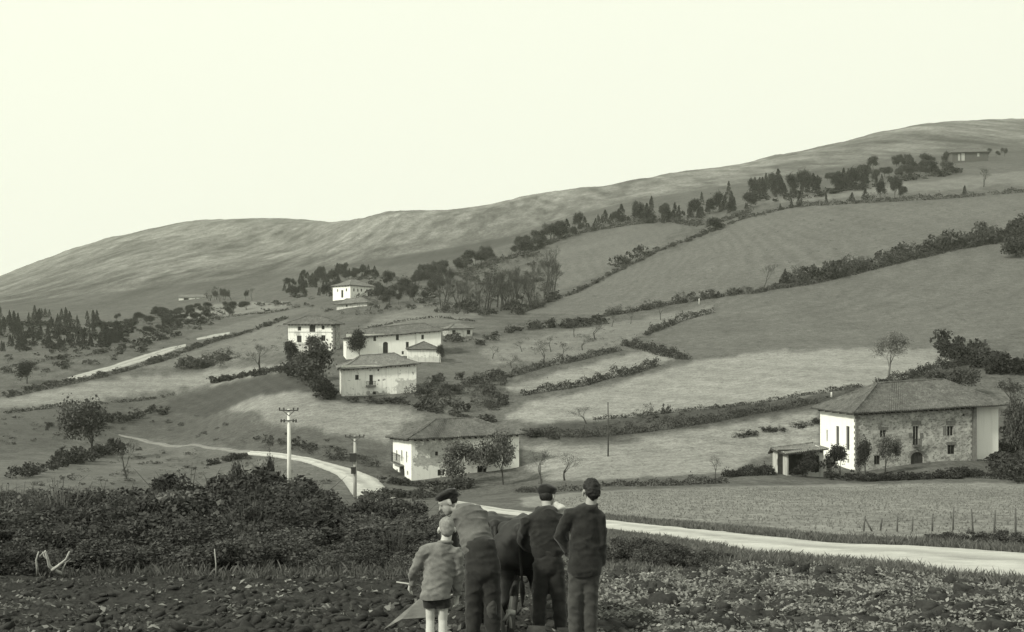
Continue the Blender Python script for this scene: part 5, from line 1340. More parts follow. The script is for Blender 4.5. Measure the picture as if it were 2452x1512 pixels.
# ------------------------------------------------------------------ electricity poles
M['pole'] = basic('pale_pole', 0.55, 0.72, 6, stretch=(1, 1, .15))
M['pole_grey'] = basic('grey_pole', 0.30, 0.45, 6, stretch=(1, 1, .15))
M['insul'] = basic('insulator', 0.04, 0.08, 10, rough=0.4)
def pole(px, pyb, pyt, label, mat, wpx, box=False, low=True):
    P = hit(px, pyb, 30); h = (pyb - pyt) / FPX * P.y; w = wpx / FPX * P.y
    o = thing('utility_pole', P, label, 'utility pole')
    mb = MB(); mb.tube([(0, 0, -.4), (0.02, 0, h * .5), (-.03, 0, h)], [w * .62, w * .52, w * .38], 8); mb.build('post', mat, o)
    arm = 23 / FPX * P.y
    mb = MB(); mb.box((0, -w * .5, h - .12), (arm * 2, .12, .14)); c = mb.build('crossarm', M['insul'], o)
    mb = MB(); mb.tube([(-arm * .6, -w * .5, h - .15), (0, -w * .4, h - .75)], .04, 5); mb.tube([(arm * .6, -w * .5, h - .15), (0, -w * .4, h - .75)], .04, 5); mb.build('brace', M['insul'], o)
    for s in (-.95, -.5, .5, .95):
        mb = MB(); mb.tube([(arm * s, -w * .5, h - .06), (arm * s, -w * .5, h + .02), (arm * s, -w * .5, h + .12), (arm * s, -w * .5, h + .22)], [.03, .09, .10, .05], 7); mb.build('insulator', M['insul'], o)
    if low:
        z = h - 27 / FPX * P.y; a2 = arm * .85
        mb = MB(); mb.box((0, -w * .55, z), (a2 * 2, .10, .10)); mb.build('crossarm', M['insul'], o)
        for s in (-.9, -.55, .55, .9):
            mb = MB(); mb.tube([(a2 * s, -w * .55, z - .22), (a2 * s, -w * .55, z - .1), (a2 * s, -w * .55, z + .08), (a2 * s, -w * .55, z + .2)], [.05, .11, .11, .05], 7); mb.build('insulator', M['insul'], o)
    if box:
        for (pz0, pz1, wd) in ((1085, 1104, 15), (1118, 1133, 11)):
            z0, z1 = (pyb - pz1) / FPX * P.y, (pyb - pz0) / FPX * P.y; ww = wd / FPX * P.y
            mb = MB(); mb.box((-ww * .25, -w * .6, (z0 + z1) / 2), (ww, .6, z1 - z0)); b = mb.build('transformer_box', M['iron'], o)
            mb = MB(); mb.box((-ww * .25, -w * .6, z1 + .05), (ww * 1.15, .7, .08)); mb.build('box_lid', M['insul'], b)
    return o
pole(692, 1190, 979, 'tall pale electricity pole with two crossarms rising from the thicket edge', M['pole'], 9)
pole(850, 1189, 1043, 'shorter pale electricity pole with dark box beside the road', M['pole_grey'], 7.5, True, False)
P = hit(1456, 1092, 30); h = 130 / FPX * P.y
o = thing('slim_pole', P, 'slim dark wooden pole alone in the meadow', 'utility pole'); mb = MB(); mb.tube([(0, 0, -.3), (.03, 0, h * .5), (-.02, 0, h)], [.13, .11, .08], 7); mb.build('post', M['bark'], o)
mb = MB(); mb.tube([(-.02, -.12, h - .25), (-.02, -.12, h - .05)], [.06, .04], 6); mb.build('insulator', M['insul'], o)
# white wooden marker on the bank above the stone farmhouse, boundary post on the hedge
for (px, py, hp, wp, lab) in ((1991, 950, 12, 4, 'small pale post on the bank left of the stone farmhouse roof'), (1674, 728, 14, 2.5, 'small pale post at the end of the orchard hedge')):
    P = hit(px, py, 30); s = P.y / FPX; mb = MB(); mb.tube([(0, 0, -.2), (0, 0, hp * s * .9), (0.02, 0, hp * s)], [wp * s / 2, wp * s * .45, wp * s * .3], 6); o = mb.build('boundary_post', M['pole']); o.location = P; tag(o, lab, 'post')

# ------------------------------------------------------------------ wire fence at the right
M['fence'] = basic('fence_wood', 0.06, 0.13, 6, stretch=(1, 1, .2))
M['wire'] = basic('fence_wire', 0.06, 0.09, 6, rough=.5)
fp = [(2067, 1272, 38), (2107, 1270, 30), (2148, 1272, 36), (2184, 1272, 36), (2232, 1272, 42), (2281, 1274, 62), (2330, 1272, 54), (2380, 1274, 54), (2432, 1280, 64), (2490, 1284, 60)]
P0 = hit(fp[0][0], fp[0][1], 30); fo = thing('wire_fence', P0, 'row of thin wooden posts with wire beside the road at the right', 'fence')
tops = []
for k, (px, py, hp) in enumerate(fp):
    P = hit(px, py, 30); h = hp / FPX * P.y; q = P - P0; ln = random.uniform(-.12, .12)
    mb = MB(); mb.tube([q + Vector((0, 0, -.2)), q + Vector((ln * .5, 0, h * .5)), q + Vector((ln, 0, h))], [.042, .038, .03], 6); mb.build('post', M['fence'], fo); tops.append((q, ln, h))
mb = MB(); q = tops[0][0]; mb.tube([q + Vector((.45, 0, -.1)), q + Vector((.05, 0, tops[0][2] * .9))], [.045, .035], 5); mb.build('brace', M['fence'], fo)
for f in (.45, .8):
    mb = MB(); pts = []
    for i in range(len(tops) - 1):
        for t in np.linspace(0, 1, 5)[:-1]:
            a, b = tops[i], tops[i + 1]; p = (a[0] + Vector((a[1] * f, -.05, min(a[2], 1.1) * f))).lerp(b[0] + Vector((b[1] * f, -.05, min(b[2], 1.1) * f)), t); p.z -= .06 * math.sin(pi * t); pts.append(p)
    mb.tube(pts, .006, 3); mb.build('wire', M['wire'], fo)

# ------------------------------------------------------------------ pale broken branches and a stake at the left
M['deadwood'] = basic('dead_wood', 0.22, 0.42, 9, stretch=(1, 1, 1), bmp=.02)
def branch(name, base, paths, label):
    P = hit(*base); mb0 = None; o = thing(name, P, label, 'branch')
    for k, (pts, r) in enumerate(paths):
        mb = MB(); q = [Vector(((x - base[0]) / FPX * P.y, dy, (base[1] - y) / FPX * P.y)) for (x, y, dy) in pts]
        mb.tube(q, list(np.linspace(r, r * .45, len(q))), 7); mb.build('limb', M['deadwood'], o)
    return o
branch('broken_branch', (140, 1380), [([(90, 1378, 0), (93, 1352, -.1), (91, 1338, -.1), (97, 1318, -.1)], .026), ([(146, 1374, 0), (134, 1362, -.1), (127, 1350, -.2), (123, 1332, -.2), (121, 1312, -.3)], .045), ([(134, 1360, -.2), (150, 1349, -.25), (160, 1341, -.28), (171, 1332, -.3), (181, 1312, -.35)], .038), ([(123, 1336, -.2), (114, 1326, -.2), (111, 1316, -.2)], .018), ([(156, 1378, -.1), (158, 1358, -.2), (166, 1343, -.2)], .022), ([(160, 1341, -.28), (172, 1338, -.3), (182, 1330, -.3)], .016), ([(100, 1330, -.1), (108, 1320, -.1), (120, 1318, -.15)], .016)], 'pale broken branches standing at the foot of the thicket on the left')
P = hit(517, 1378); mb = MB(); mb.tube([(0, 0, -.15), (0, 0, .25), (-.03, 0, .55)], [.016, .014, .010], 6); o = mb.build('stake', M['deadwood']); o.location = P; tag(o, 'thin pale stake standing before the thicket', 'stake')
# ------------------------------------------------------------------ people and draught animals
_bs = bmesh.new(); bmesh.ops.create_uvsphere(_bs, u_segments=14, v_segments=9, radius=1)
_sv = np.array([v.co[:] for v in _bs.verts]); _sf = [[v.index for v in f.verts] for f in _bs.faces]; _bs.free()
def blob(name, parts, voxel, mat, parent, smooth=5, wr=0.0, wscale=9.0, seed=0, cuts=()):
    """union of tapered capsules and ellipsoids grown into one continuous skin.
    ('c', p0, r0, p1, r1[, (sx, sy, sz)]) or ('e', centre, (rx, ry, rz)[, rotation Matrix])"""
    V, F = [], []
    def add(v):
        b = len(V); V.extend(v.tolist()); F.extend([[i + b for i in f] for f in _sf])
    for p in parts:
        if p[0] == 'e':
            v = _sv * np.array(p[2])
            if len(p) > 3: v = v @ np.array(p[3].to_3x3()).T
            add(v + np.array(p[1]))
        else:
            a, ra, b, rb = np.array(p[1], float), p[2], np.array(p[3], float), p[4]; s = np.array(p[5]) if len(p) > 5 else np.ones(3)
            n = max(3, int(np.linalg.norm(b - a) / (min(ra, rb) * 0.45)) + 1)
            for t in np.linspace(0, 1, min(n, 26)): add(_sv * (ra * (1 - t) + rb * t) * s + a * (1 - t) + b * t)
    me = bpy.data.meshes.new('tmp'); me.from_pydata(V, [], F); o = bpy.data.objects.new('tmp', me); COL.objects.link(o)
    m = o.modifiers.new('r', 'REMESH'); m.mode = 'VOXEL'; m.voxel_size = voxel; m.adaptivity = 0
    m = o.modifiers.new('s', 'SMOOTH'); m.iterations = smooth; m.factor = 0.5
    dg = bpy.context.evaluated_depsgraph_get(); out = bpy.data.meshes.new_from_object(o.evaluated_get(dg))
    bpy.data.objects.remove(o); bpy.data.meshes.remove(me)
    if wr:      # creases of cloth
        n = len(out.vertices); co = np.empty(n * 3, np.float32); out.vertices.foreach_get('co', co); co = co.reshape(-1, 3)
        nr = np.empty(n * 3, np.float32); out.vertices.foreach_get('normal', nr); nr = nr.reshape(-1, 3)
        q = vnoise(co[:, 0] * wscale + co[:, 2] * wscale * .9 + seed, co[:, 2] * wscale * 1.6 - co[:, 0] * wscale * .5 + co[:, 1] * 5, seed) - .5
        q2 = np.abs(vnoise(co[:, 0] * wscale * .6 - co[:, 2] * wscale * .8 + seed, co[:, 1] * wscale + co[:, 2] * wscale * .4, seed + 4) - .5)
        q3 = 1 - np.abs(2 * vnoise(co[:, 0] * wscale * .8 + co[:, 2] * wscale * .7 - seed, co[:, 2] * wscale * .9 - co[:, 0] * wscale * .3 + co[:, 1] * wscale * .6, seed + 8) - 1)
        co = co + nr * (wr * (q * .8 - q2 * 1.0 + .9 * q3 ** 4 - .2))[:, None]; out.vertices.foreach_set('co', co.ravel().astype(np.float32)); out.update()
    if cuts:
        bm = bmesh.new(); bm.from_mesh(out)
        for (co_, no_) in cuts: bmesh.ops.bisect_plane(bm, geom=bm.verts[:] + bm.edges[:] + bm.faces[:], plane_co=co_, plane_no=no_, clear_outer=True)
        bm.to_mesh(out); bm.free()
    out.name = name; out.materials.clear(); out.materials.append(mat)
    out.polygons.foreach_set('use_smooth', np.ones(len(out.polygons), bool))
    return link(name, out, parent)
def hand(p, d, side, s=1.0, palm_n=(0, 1, 0)):
    """palm, four bent fingers and a thumb; d = pointing direction"""
    p = Vector(p); d = Vector(d).normalized(); n = Vector(palm_n); n = (n - d * n.dot(d)).normalized(); l = d.cross(n) * side; out = []
    out.append(('c', p, .024 * s, p + d * .06 * s, .028 * s, (1, 1, 1)))
    for k, (off, ln) in enumerate(((-.030, .062), (-.011, .072), (.010, .068), (.028, .052))):
        a = p + d * .075 * s + l * off * s; b = a + d * ln * .5 * s + n * .012 * s; c = b + d * ln * .35 * s + n * .032 * s
        out += [('c', a, .0095 * s, b, .009 * s), ('c', b, .009 * s, c, .0078 * s)]
    a = p + d * .02 * s - l * .028 * s; b = a + d * .028 * s - l * .022 * s + n * .01 * s; c = b + d * .028 * s + n * .016 * s
    out += [('c', a, .012 * s, b, .0105 * s), ('c', b, .0105 * s, c, .009 * s)]
    return out
def head(c, fwd, s=1.0, up=(0, 0, 1), neck=None):
    """skull, jaw, nose, brow, ears; c = centre of the head, fwd = where the face looks"""
    c = Vector(c); f = Vector(fwd).normalized(); u = Vector(up); u = (u - f * u.dot(f)).normalized(); r = f.cross(u)
    Rm = Matrix((r, f, u)).transposed()
    W_ = lambda x, y, z: c + (r * x + f * y + u * z) * s
    out = [('e', W_(0, -.008, .03), (.074 * s, .092 * s, .085 * s), Rm), ('e', W_(0, .03, -.035), (.056 * s, .062 * s, .075 * s), Rm), ('e', W_(0, .05, -.085), (.034 * s, .034 * s, .026 * s), Rm),
           ('c', W_(0, .088, .015), .010 * s, W_(0, .112, -.022), .014 * s), ('e', W_(0, .082, -.055), (.026 * s, .012 * s, .012 * s), Rm), ('e', W_(0, .076, .036), (.05 * s, .02 * s, .012 * s), Rm)]
    for q in (-1, 1): out += [('e', W_(q * .082, -.008, -.008), (.010 * s, .022 * s, .033 * s), Rm @ Matrix.Rotation(q * .5, 3, 'Z')), ('e', W_(q * .032, .079, .014), (.014 * s, .010 * s, .009 * s), Rm)]
    if neck is not None: out.append(('c', W_(0, -.02, -.06), .052 * s, Vector(neck), .058 * s))
    return out, W_, Rm
def cloth(name, lo, hi, sc=14):
    m, N, L, b = new_mat(name); t = noise_node(N, L, sc, 5, .7); t2 = noise_node(N, L, 240, 2, .5)
    c = ramp(N, L, t.outputs['Fac'], [(.3, lo), (.7, hi)]); c = mul(N, L, c, maprange(N, L, t2.outputs['Fac'], .3, .7, .85, 1.15)); L.new(c, b.inputs['Base Color'])
    b.inputs['Roughness'].default_value = .95; b.inputs['Specular IOR Level'].default_value = .05; b.inputs['Sheen Weight'].default_value = .15; bump(N, L, b, t.outputs['Fac'], .012, .5); return m
M['skin'] = basic('skin', 0.22, 0.30, 12, rough=.6)
M['skin_boy'] = basic('boy_skin', 0.40, 0.52, 12, rough=.6)
M['hair_dark'] = basic('dark_hair', 0.008, 0.022, 60, rough=.6, bmp=.01)
M['hair_fair'] = basic('cropped_fair_hair', 0.13, 0.24, 34, rough=.8, bmp=.004)
M['beret'] = cloth('beret_felt', 0.010, 0.022)
M['jacket_grey'] = cloth('grey_tweed', 0.115, 0.19, 9)
M['dark_shorts'] = cloth('dark_shorts', 0.015, 0.03)
M['jacket_dark'] = cloth('dark_jacket', 0.016, 0.03)
M['trousers'] = cloth('worn_trousers', 0.035, 0.065, 6)
M['smock'] = cloth('grey_jersey', 0.075, 0.125, 6)
M['trousers_dark'] = cloth('dark_trousers', 0.018, 0.036, 5)
M['shirt'] = cloth('white_shirt', 0.6, 0.75)
M['sack'] = cloth('sack_cloth', 0.36, 0.5)
M['shoe'] = basic('shoe_leather', 0.015, 0.03, 10, rough=.6)
M['hide'] = basic('dark_hide', 0.010, 0.030, 4, rough=.6, detail=8, bmp=.01)
M['horn'] = basic('horn', 0.06, 0.12, 6, rough=.5)

def shoe(x, y, z=0.0, s=1.0, rz=0.0):
    c, sn = math.cos(rz), math.sin(rz)
    q = lambda a, b: (x + a * c - b * sn, y + a * sn + b * c)
    return [('c', (*q(0, -.06 * s), z + .045 * s), .042 * s, (*q(0, .14 * s), z + .036 * s), .036 * s), ('e', (*q(0, -.05 * s), z + .09 * s), (.045 * s, .05 * s, .06 * s))]

# --- the boy, seen from behind, stick in the left hand. local X right, Y away from the viewer
def ground_at(px, Y): x = (px - CX) / FPX * Y; return Vector((x, Y, float(zat(x, Y))))
g = ground_at(1047, 12.25); zf = (CY - 1578) / FPX * 12.25
g.z = min(g.z, zf + .05)
boy = thing('person', g, 'boy in grey jacket and dark shorts seen from behind holding a stick', 'person'); dz = zf - g.z
k_ = 12.25 / FPX
X = lambda px: (px - 1047) * k_
Zp = lambda py: (1578 - py) * k_ + dz
hc = Vector((X(1069.5), .02, Zp(1268)))
hd, HW, HR = head(hc, (-.12, 1, -.10), .98, neck=(X(1064), .0, Zp(1312)))
body = hd + [('c', (X(1062), 0, Zp(1318)), .05, (X(1050), .0, Zp(1410)), .055, (1.3, 1, 1)), ('c', (X(1050), 0, Zp(1410)), .06, (X(1046), 0, Zp(1430)), .06, (1.2, 1, 1)),
   ('c', (X(1031), .0, Zp(1425)), .058, (X(1030), .02, Zp(1484)), .044), ('c', (X(1061), .0, Zp(1425)), .06, (X(1060), .02, Zp(1484)), .046),
   ('c', (X(1030), .015, Zp(1484)), .042, (X(1030), -.015, Zp(1520)), .046), ('c', (X(1030), -.015, Zp(1520)), .044, (X(1030), -.02, Zp(1566)), .030),
   ('c', (X(1060), .015, Zp(1484)), .043, (X(1061), -.015, Zp(1520)), .047), ('c', (X(1061), -.015, Zp(1520)), .045, (X(1061), -.02, Zp(1566)), .030),
   ('c', (X(1012), .02, Zp(1322)), .026, (X(988), .05, Zp(1370)), .03), ('c', (X(988), .05, Zp(1370)), .028, (X(982), .12, Zp(1404)), .022),
   ('c', (X(1100), .02, Zp(1332)), .026, (X(1100), .05, Zp(1380)), .03), ('c', (X(1100), .05, Zp(1380)), .028, (X(1094), .10, Zp(1434)), .022)]
body += hand((X(980), .13, Zp(1408)), (-.15, .45, -.8), 1, .8, (1, .2, 0)) + hand((X(1093), .11, Zp(1438)), (-.1, .25, -.9), -1, .8, (-1, .2, 0))
blob('body', body, .0085, M['skin_boy'], boy, 3)
hair = [('e', HW(0, -.014, .045), (.079, .096, .082), HR), ('e', HW(0, -.055, .0), (.068, .055, .07), HR)]
blob('hair', hair, .011, M['hair_fair'], boy, 4, .004, 40)
jk = [('c', (X(1058), 0, Zp(1318)), .095, (X(1050), .0, Zp(1372)), .105, (1.42, .86, 1)), ('c', (X(1050), .0, Zp(1372)), .105, (X(1043), -.01, Zp(1424)), .118, (1.32, .92, 1)),
   ('e', (X(1062), -.005, Zp(1303)), (.085, .075, .05)), ('c', (X(1056), 0, Zp(1310)), .07, (X(1016), .0, Zp(1320)), .062), ('c', (X(1062), 0, Zp(1310)), .07, (X(1098), .0, Zp(1328)), .060),
   ('c', (X(1014), .01, Zp(1322)), .062, (X(990), .04, Zp(1370)), .054), ('c', (X(990), .04, Zp(1370)), .054, (X(985), .11, Zp(1402)), .046),
   ('c', (X(1098), .01, Zp(1330)), .060, (X(1098), .04, Zp(1382)), .055), ('c', (X(1098), .04, Zp(1382)), .055, (X(1093), .09, Zp(1432)), .046)]
j = blob('jacket', jk, .013, M['jacket_grey'], boy, 4, .013, 15, 3, [((0, 0, Zp(1431)), (.06, 0, -1))])
cl = MB(); ring = [Vector((X(1066) + .064 * math.cos(t), .005 + .062 * math.sin(t), Zp(1298) + .014 * math.sin(t) * -1)) for t in np.linspace(-pi * .98, 0.02 * pi, 16)]
cl.tube(ring, [.016] * 16, 6); cl.build('collar', M['jacket_grey'], j)
sh = [('c', (X(1044), 0, Zp(1412)), .11, (X(1044), 0, Zp(1428)), .105, (1.25, .9, 1)), ('c', (X(1031), .0, Zp(1425)), .078, (X(1030), .005, Zp(1450)), .074), ('c', (X(1061), .0, Zp(1425)), .08, (X(1060), .005, Zp(1450)), .078)]
blob('shorts', sh, .013, M['dark_shorts'], boy, 3, .008, 16, 5, [((0, 0, Zp(1453)), (0, 0, -1))])
blob('shoe', shoe(X(1030), 0, dz, .85), .012, M['shoe'], boy, 2); blob('shoe', shoe(X(1061), 0, dz, .85), .012, M['shoe'], boy, 2)
# his stick
st = MB(); p0 = g + Vector((X(984), .16, Zp(1407))); p1 = g + Vector((X(948), .22, Zp(1405)))
st.tube([p0 + (p0 - p1) * .55, p0, p1, p1 + (p1 - p0) * .1], [.009, .009, .0075, .007], 7); so = st.build('stick', M['deadwood']); tag(so, 'short pale stick held in the left hand of the boy', 'stick')

# --- the man at the right, standing in dark jacket, left hand in his pocket
YR = 12.75; FR_ = 1560
g = ground_at(1396, YR); zf = (CY - FR_) / FPX * YR; g.z = min(g.z, zf + .05)
man = thing('person', g, 'dark haired man standing in dark jacket and worn trousers at the right', 'person'); dz = zf - g.z
k_ = YR / FPX; X = lambda px: (px - 1396) * k_; Zp = lambda py: (FR_ - py) * k_ + dz
hc = Vector((X(1416), .03, Zp(1178)))
hd, HW, HR = head(hc, (-.25, 1, -.08), 1.05, neck=(X(1413), .0, Zp(1215)))
body = hd + [('c', (X(1405), 0, Zp(1230)), .055, (X(1398), 0, Zp(1350)), .055, (1.3, 1, 1)),
   ('c', (X(1385), 0, Zp(1365)), .055, (X(1378), .02, Zp(1460)), .045), ('c', (X(1412), 0, Zp(1365)), .055, (X(1413), .02, Zp(1460)), .055), ('c', (X(1378), .02, Zp(1460)), .05, (X(1378), 0, Zp(1545)), .035), ('c', (X(1413), .02, Zp(1460)), .05, (X(1415), 0, Zp(1545)), .035),
   ('c', (X(1366), 0, Zp(1232)), .03, (X(1340), .02, Zp(1282)), .04), ('c', (X(1340), .02, Zp(1282)), .036, (X(1362), .10, Zp(1330)), .028), ('c', (X(1438), 0, Zp(1240)), .03, (X(1441), .01, Zp(1300)), .04), ('c', (X(1441), .01, Zp(1300)), .036, (X(1440), .05, Zp(1352)), .028)]
body += hand((X(1363), .11, Zp(1334)), (.3, .6, -.7), 1, 1, (1, 0, 0)) + hand((X(1440), .05, Zp(1356)), (0, .15, -1), -1, 1, (-1, .1, 0))
blob('body', body, .0095, M['skin'], man, 3)
hair = [('e', HW(0, -.012, .048), (.088, .106, .094), HR), ('e', HW(0, -.062, .0), (.076, .062, .082), HR), ('e', HW(0, -.02, .085), (.068, .08, .055), HR)] 
blob('hair', hair, .011, M['hair_dark'], man, 3, .012, 60)
jk = [('c', (X(1405), 0, Zp(1236)), .105, (X(1400), 0, Zp(1300)), .112, (1.42, .9, 1)), ('c', (X(1400), 0, Zp(1300)), .115, (X(1400), -.005, Zp(1362)), .138, (1.3, 1.0, 1)),
   ('e', (X(1409), -.005, Zp(1215)), (.10, .085, .05)), ('c', (X(1404), 0, Zp(1222)), .075, (X(1364), 0, Zp(1232)), .068), ('c', (X(1408), 0, Zp(1222)), .075, (X(1436), 0, Zp(1240)), .066),
   ('c', (X(1363), 0, Zp(1234)), .070, (X(1340), .02, Zp(1283)), .060), ('c', (X(1340), .02, Zp(1283)), .060, (X(1362), .08, Zp(1326)), .052),
   ('c', (X(1437), 0, Zp(1242)), .068, (X(1440), .01, Zp(1300)), .060), ('c', (X(1440), .01, Zp(1300)), .060, (X(1440), .04, Zp(1346)), .052)]
j = blob('jacket', jk, .014, M['jacket_dark'], man, 4, .012, 13, 13, [((0, 0, Zp(1376)), (.03, 0, -1))])
cl = MB(); ring = [Vector((X(1413) + .070 * math.cos(t), .01 + .066 * math.sin(t), Zp(1207) - .02 * math.sin(t) * -1)) for t in np.linspace(-pi * .98, .02 * pi, 16)]; cl.tube(ring, [.013] * 16, 6); cl.build('collar', M['jacket_dark'], j)
tr = [('c', (X(1399), 0, Zp(1352)), .105, (X(1399), 0, Zp(1378)), .115, (1.25, .95, 1)), ('c', (X(1384), 0, Zp(1375)), .098, (X(1377), .02, Zp(1462)), .078), ('c', (X(1377), .02, Zp(1462)), .078, (X(1377), 0, Zp(1546)), .068), ('c', (X(1413), 0, Zp(1375)), .098, (X(1414), .02, Zp(1462)), .080), ('c', (X(1414), .02, Zp(1462)), .080, (X(1416), 0, Zp(1546)), .068)]
blob('trousers', tr, .014, M['trousers'], man, 4, .012, 13, 21)
blob('shoe', shoe(X(1377), 0, dz), .012, M['shoe'], man, 2); blob('shoe', shoe(X(1416), 0, dz), .012, M['shoe'], man, 2)

# --- the stooping man with beret, face turned down to the left
YB = 13.3; FB_ = 1545
g = ground_at(1156, YB); zf = (CY - FB_) / FPX * YB; g.z = min(g.z, zf + .05)
man2 = thing('person', g, 'stooping man in beret, pale jersey and dark trousers behind the boy', 'person'); dz = zf - g.z
k_ = YB / FPX; X = lambda px: (px - 1156) * k_; Zp = lambda py: (FB_ - py) * k_ + dz
hc = Vector((X(1071), .30, Zp(1214)))
hd, HW, HR = head(hc, (-.86, -.15, -.42), 1.05, up=(-.25, .15, .95), neck=(X(1108), .22, Zp(1228)))
body = hd + [('c', (X(1118), .18, Zp(1240)), .06, (X(1148), 0, Zp(1320)), .06, (1.3, 1, 1)), ('c', (X(1140), 0, Zp(1350)), .08, (X(1135), .03, Zp(1450)), .058), ('c', (X(1172), 0, Zp(1350)), .08, (X(1178), .03, Zp(1450)), .058), ('c', (X(1135), .03, Zp(1450)), .05, (X(1133), 0, Zp(1530)), .035), ('c', (X(1178), .03, Zp(1450)), .05, (X(1181), 0, Zp(1530)), .035),
   ('c', (X(1092), .16, Zp(1240)), .03, (X(1072), .26, Zp(1290)), .042), ('c', (X(1072), .26, Zp(1290)), .038, (X(1088), .45, Zp(1330)), .03), ('c', (X(1150), .2, Zp(1240)), .03, (X(1165), .36, Zp(1300)), .042), ('c', (X(1165), .36, Zp(1300)), .038, (X(1180), .55, Zp(1345)), .03)]
body += hand((X(1089), .46, Zp(1333)), (.2, .7, -.6), 1, 1, (.6, 0, -.4)) + hand((X(1181), .56, Zp(1348)), (.1, .7, -.6), -1, 1, (-.6, 0, -.4))
blob('body', body, .0095, M['skin'], man2, 3)
blob('hair', [('e', HW(0, -.025, .02), (.080, .088, .075), HR)], .012, M['hair_dark'], man2, 2)
Rb = HR
blob('beret', [('e', HW(.0, -.01, .092), (.118, .132, .046), Rb), ('e', HW(0, -.012, .062), (.088, .104, .05), Rb), ('e', HW(.0, -.055, .05), (.095, .085, .055), Rb)], .010, M['beret'], man2, 3, .006, 20)
jk = [('c', (X(1122), .17, Zp(1238)), .125, (X(1146), .02, Zp(1312)), .135, (1.38, .95, 1)), ('e', (X(1117), .19, Zp(1222)), (.13, .10, .055)), ('c', (X(1120), .17, Zp(1232)), .09, (X(1094), .15, Zp(1240)), .078), ('c', (X(1128), .17, Zp(1232)), .09, (X(1152), .19, Zp(1242)), .078),
   ('c', (X(1093), .15, Zp(1241)), .078, (X(1073), .26, Zp(1290)), .065), ('c', (X(1073), .26, Zp(1290)), .065, (X(1087), .42, Zp(1326)), .052), ('c', (X(1151), .19, Zp(1243)), .075, (X(1166), .35, Zp(1300)), .062), ('c', (X(1166), .35, Zp(1300)), .062, (X(1179), .52, Zp(1341)), .052)]
blob('jersey', jk, .014, M['smock'], man2, 4, .016, 11, 33)
tr = [('c', (X(1149), .01, Zp(1308)), .142, (X(1156), 0, Zp(1362)), .155, (1.25, .95, 1)), ('c', (X(1140), 0, Zp(1362)), .125, (X(1134), .03, Zp(1452)), .098), ('c', (X(1134), .03, Zp(1452)), .098, (X(1132), 0, Zp(1532)), .080), ('c', (X(1172), 0, Zp(1362)), .125, (X(1178), .03, Zp(1452)), .100), ('c', (X(1178), .03, Zp(1452)), .100, (X(1181), 0, Zp(1532)), .082)]
t_ = blob('trousers', tr, .014, M['trousers_dark'], man2, 4, .012, 11, 41)
blob('knee_patch', [('e', (X(1178), -.045, Zp(1455)), (.062, .045, .11))], .012, M['trousers'], t_, 2, .01, 14)
blob('shoe', shoe(X(1132), 0, dz), .012, M['shoe'], man2, 2); blob('shoe', shoe(X(1181), 0, dz), .012, M['shoe'], man2, 2)

# --- the man with beret in the middle, back turned, leaning over the plough team
YL = 13.75; FL_ = 1537
g = ground_at(1314, YL); zf = (CY - FL_) / FPX * YL; g.z = min(g.z, zf + .05)
man3 = thing('person', g, 'broad man in beret and dark jacket leaning forward in the middle of the group', 'person'); dz = zf - g.z
k_ = YL / FPX; X = lambda px: (px - 1314) * k_; Zp = lambda py: (FL_ - py) * k_ + dz
hc = Vector((X(1313), .20, Zp(1194)))
hd, HW, HR = head(hc, (.55, .80, -.30), 1.02, neck=(X(1312), .10, Zp(1226)))
body = hd + [('c', (X(1305), .06, Zp(1240)), .06, (X(1312), 0, Zp(1325)), .06, (1.3, 1, 1)), ('c', (X(1297), 0, Zp(1345)), .06, (X(1292), .03, Zp(1435)), .045), ('c', (X(1331), 0, Zp(1345)), .06, (X(1338), .03, Zp(1435)), .045), ('c', (X(1292), .03, Zp(1435)), .045, (X(1290), 0, Zp(1525)), .035), ('c', (X(1338), .03, Zp(1435)), .045, (X(1344), 0, Zp(1525)), .035),
   ('c', (X(1262), .06, Zp(1250)), .03, (X(1250), .22, Zp(1300)), .03), ('c', (X(1250), .22, Zp(1300)), .03, (X(1268), .46, Zp(1335)), .026), ('c', (X(1345), .06, Zp(1250)), .03, (X(1356), .22, Zp(1300)), .03), ('c', (X(1356), .22, Zp(1300)), .03, (X(1340), .46, Zp(1335)), .026)]
body += hand((X(1269), .47, Zp(1337)), (.2, .7, -.6), 1, 1, (.6, 0, -.4)) + hand((X(1339), .47, Zp(1337)), (-.2, .7, -.6), -1, 1, (-.6, 0, -.4))
blob('body', body, .0095, M['skin'], man3, 3)
blob('hair', [('e', HW(0, -.035, .0), (.078, .08, .075), HR)], .012, M['hair_dark'], man3, 2)
blob('beret', [('e', HW(-.01, -.012, .078), (.102, .114, .058), HR), ('e', HW(0, -.02, .05), (.088, .102, .058), HR), ('e', HW(-.02, -.05, .045), (.09, .08, .06), HR)], .010, M['beret'], man3, 3, .005, 20)
jk = [('c', (X(1305), .05, Zp(1246)), .125, (X(1311), 0, Zp(1318)), .13, (1.45, .95, 1)), ('e', (X(1308), .08, Zp(1226)), (.14, .10, .07)), ('c', (X(1306), .07, Zp(1236)), .10, (X(1264), .05, Zp(1252)), .085), ('c', (X(1312), .07, Zp(1236)), .10, (X(1342), .05, Zp(1252)), .08),
   ('c', (X(1262), .05, Zp(1253)), .085, (X(1251), .20, Zp(1300)), .068), ('c', (X(1251), .20, Zp(1300)), .068, (X(1267), .43, Zp(1332)), .054), ('c', (X(1344), .05, Zp(1253)), .08, (X(1355), .20, Zp(1300)), .066), ('c', (X(1355), .20, Zp(1300)), .066, (X(1341), .43, Zp(1332)), .054)]
blob('jacket', jk, .013, M['jacket_dark'], man3, 4, .016, 11, 63, [((0, 0, Zp(1343)), (0, 0, -1))])
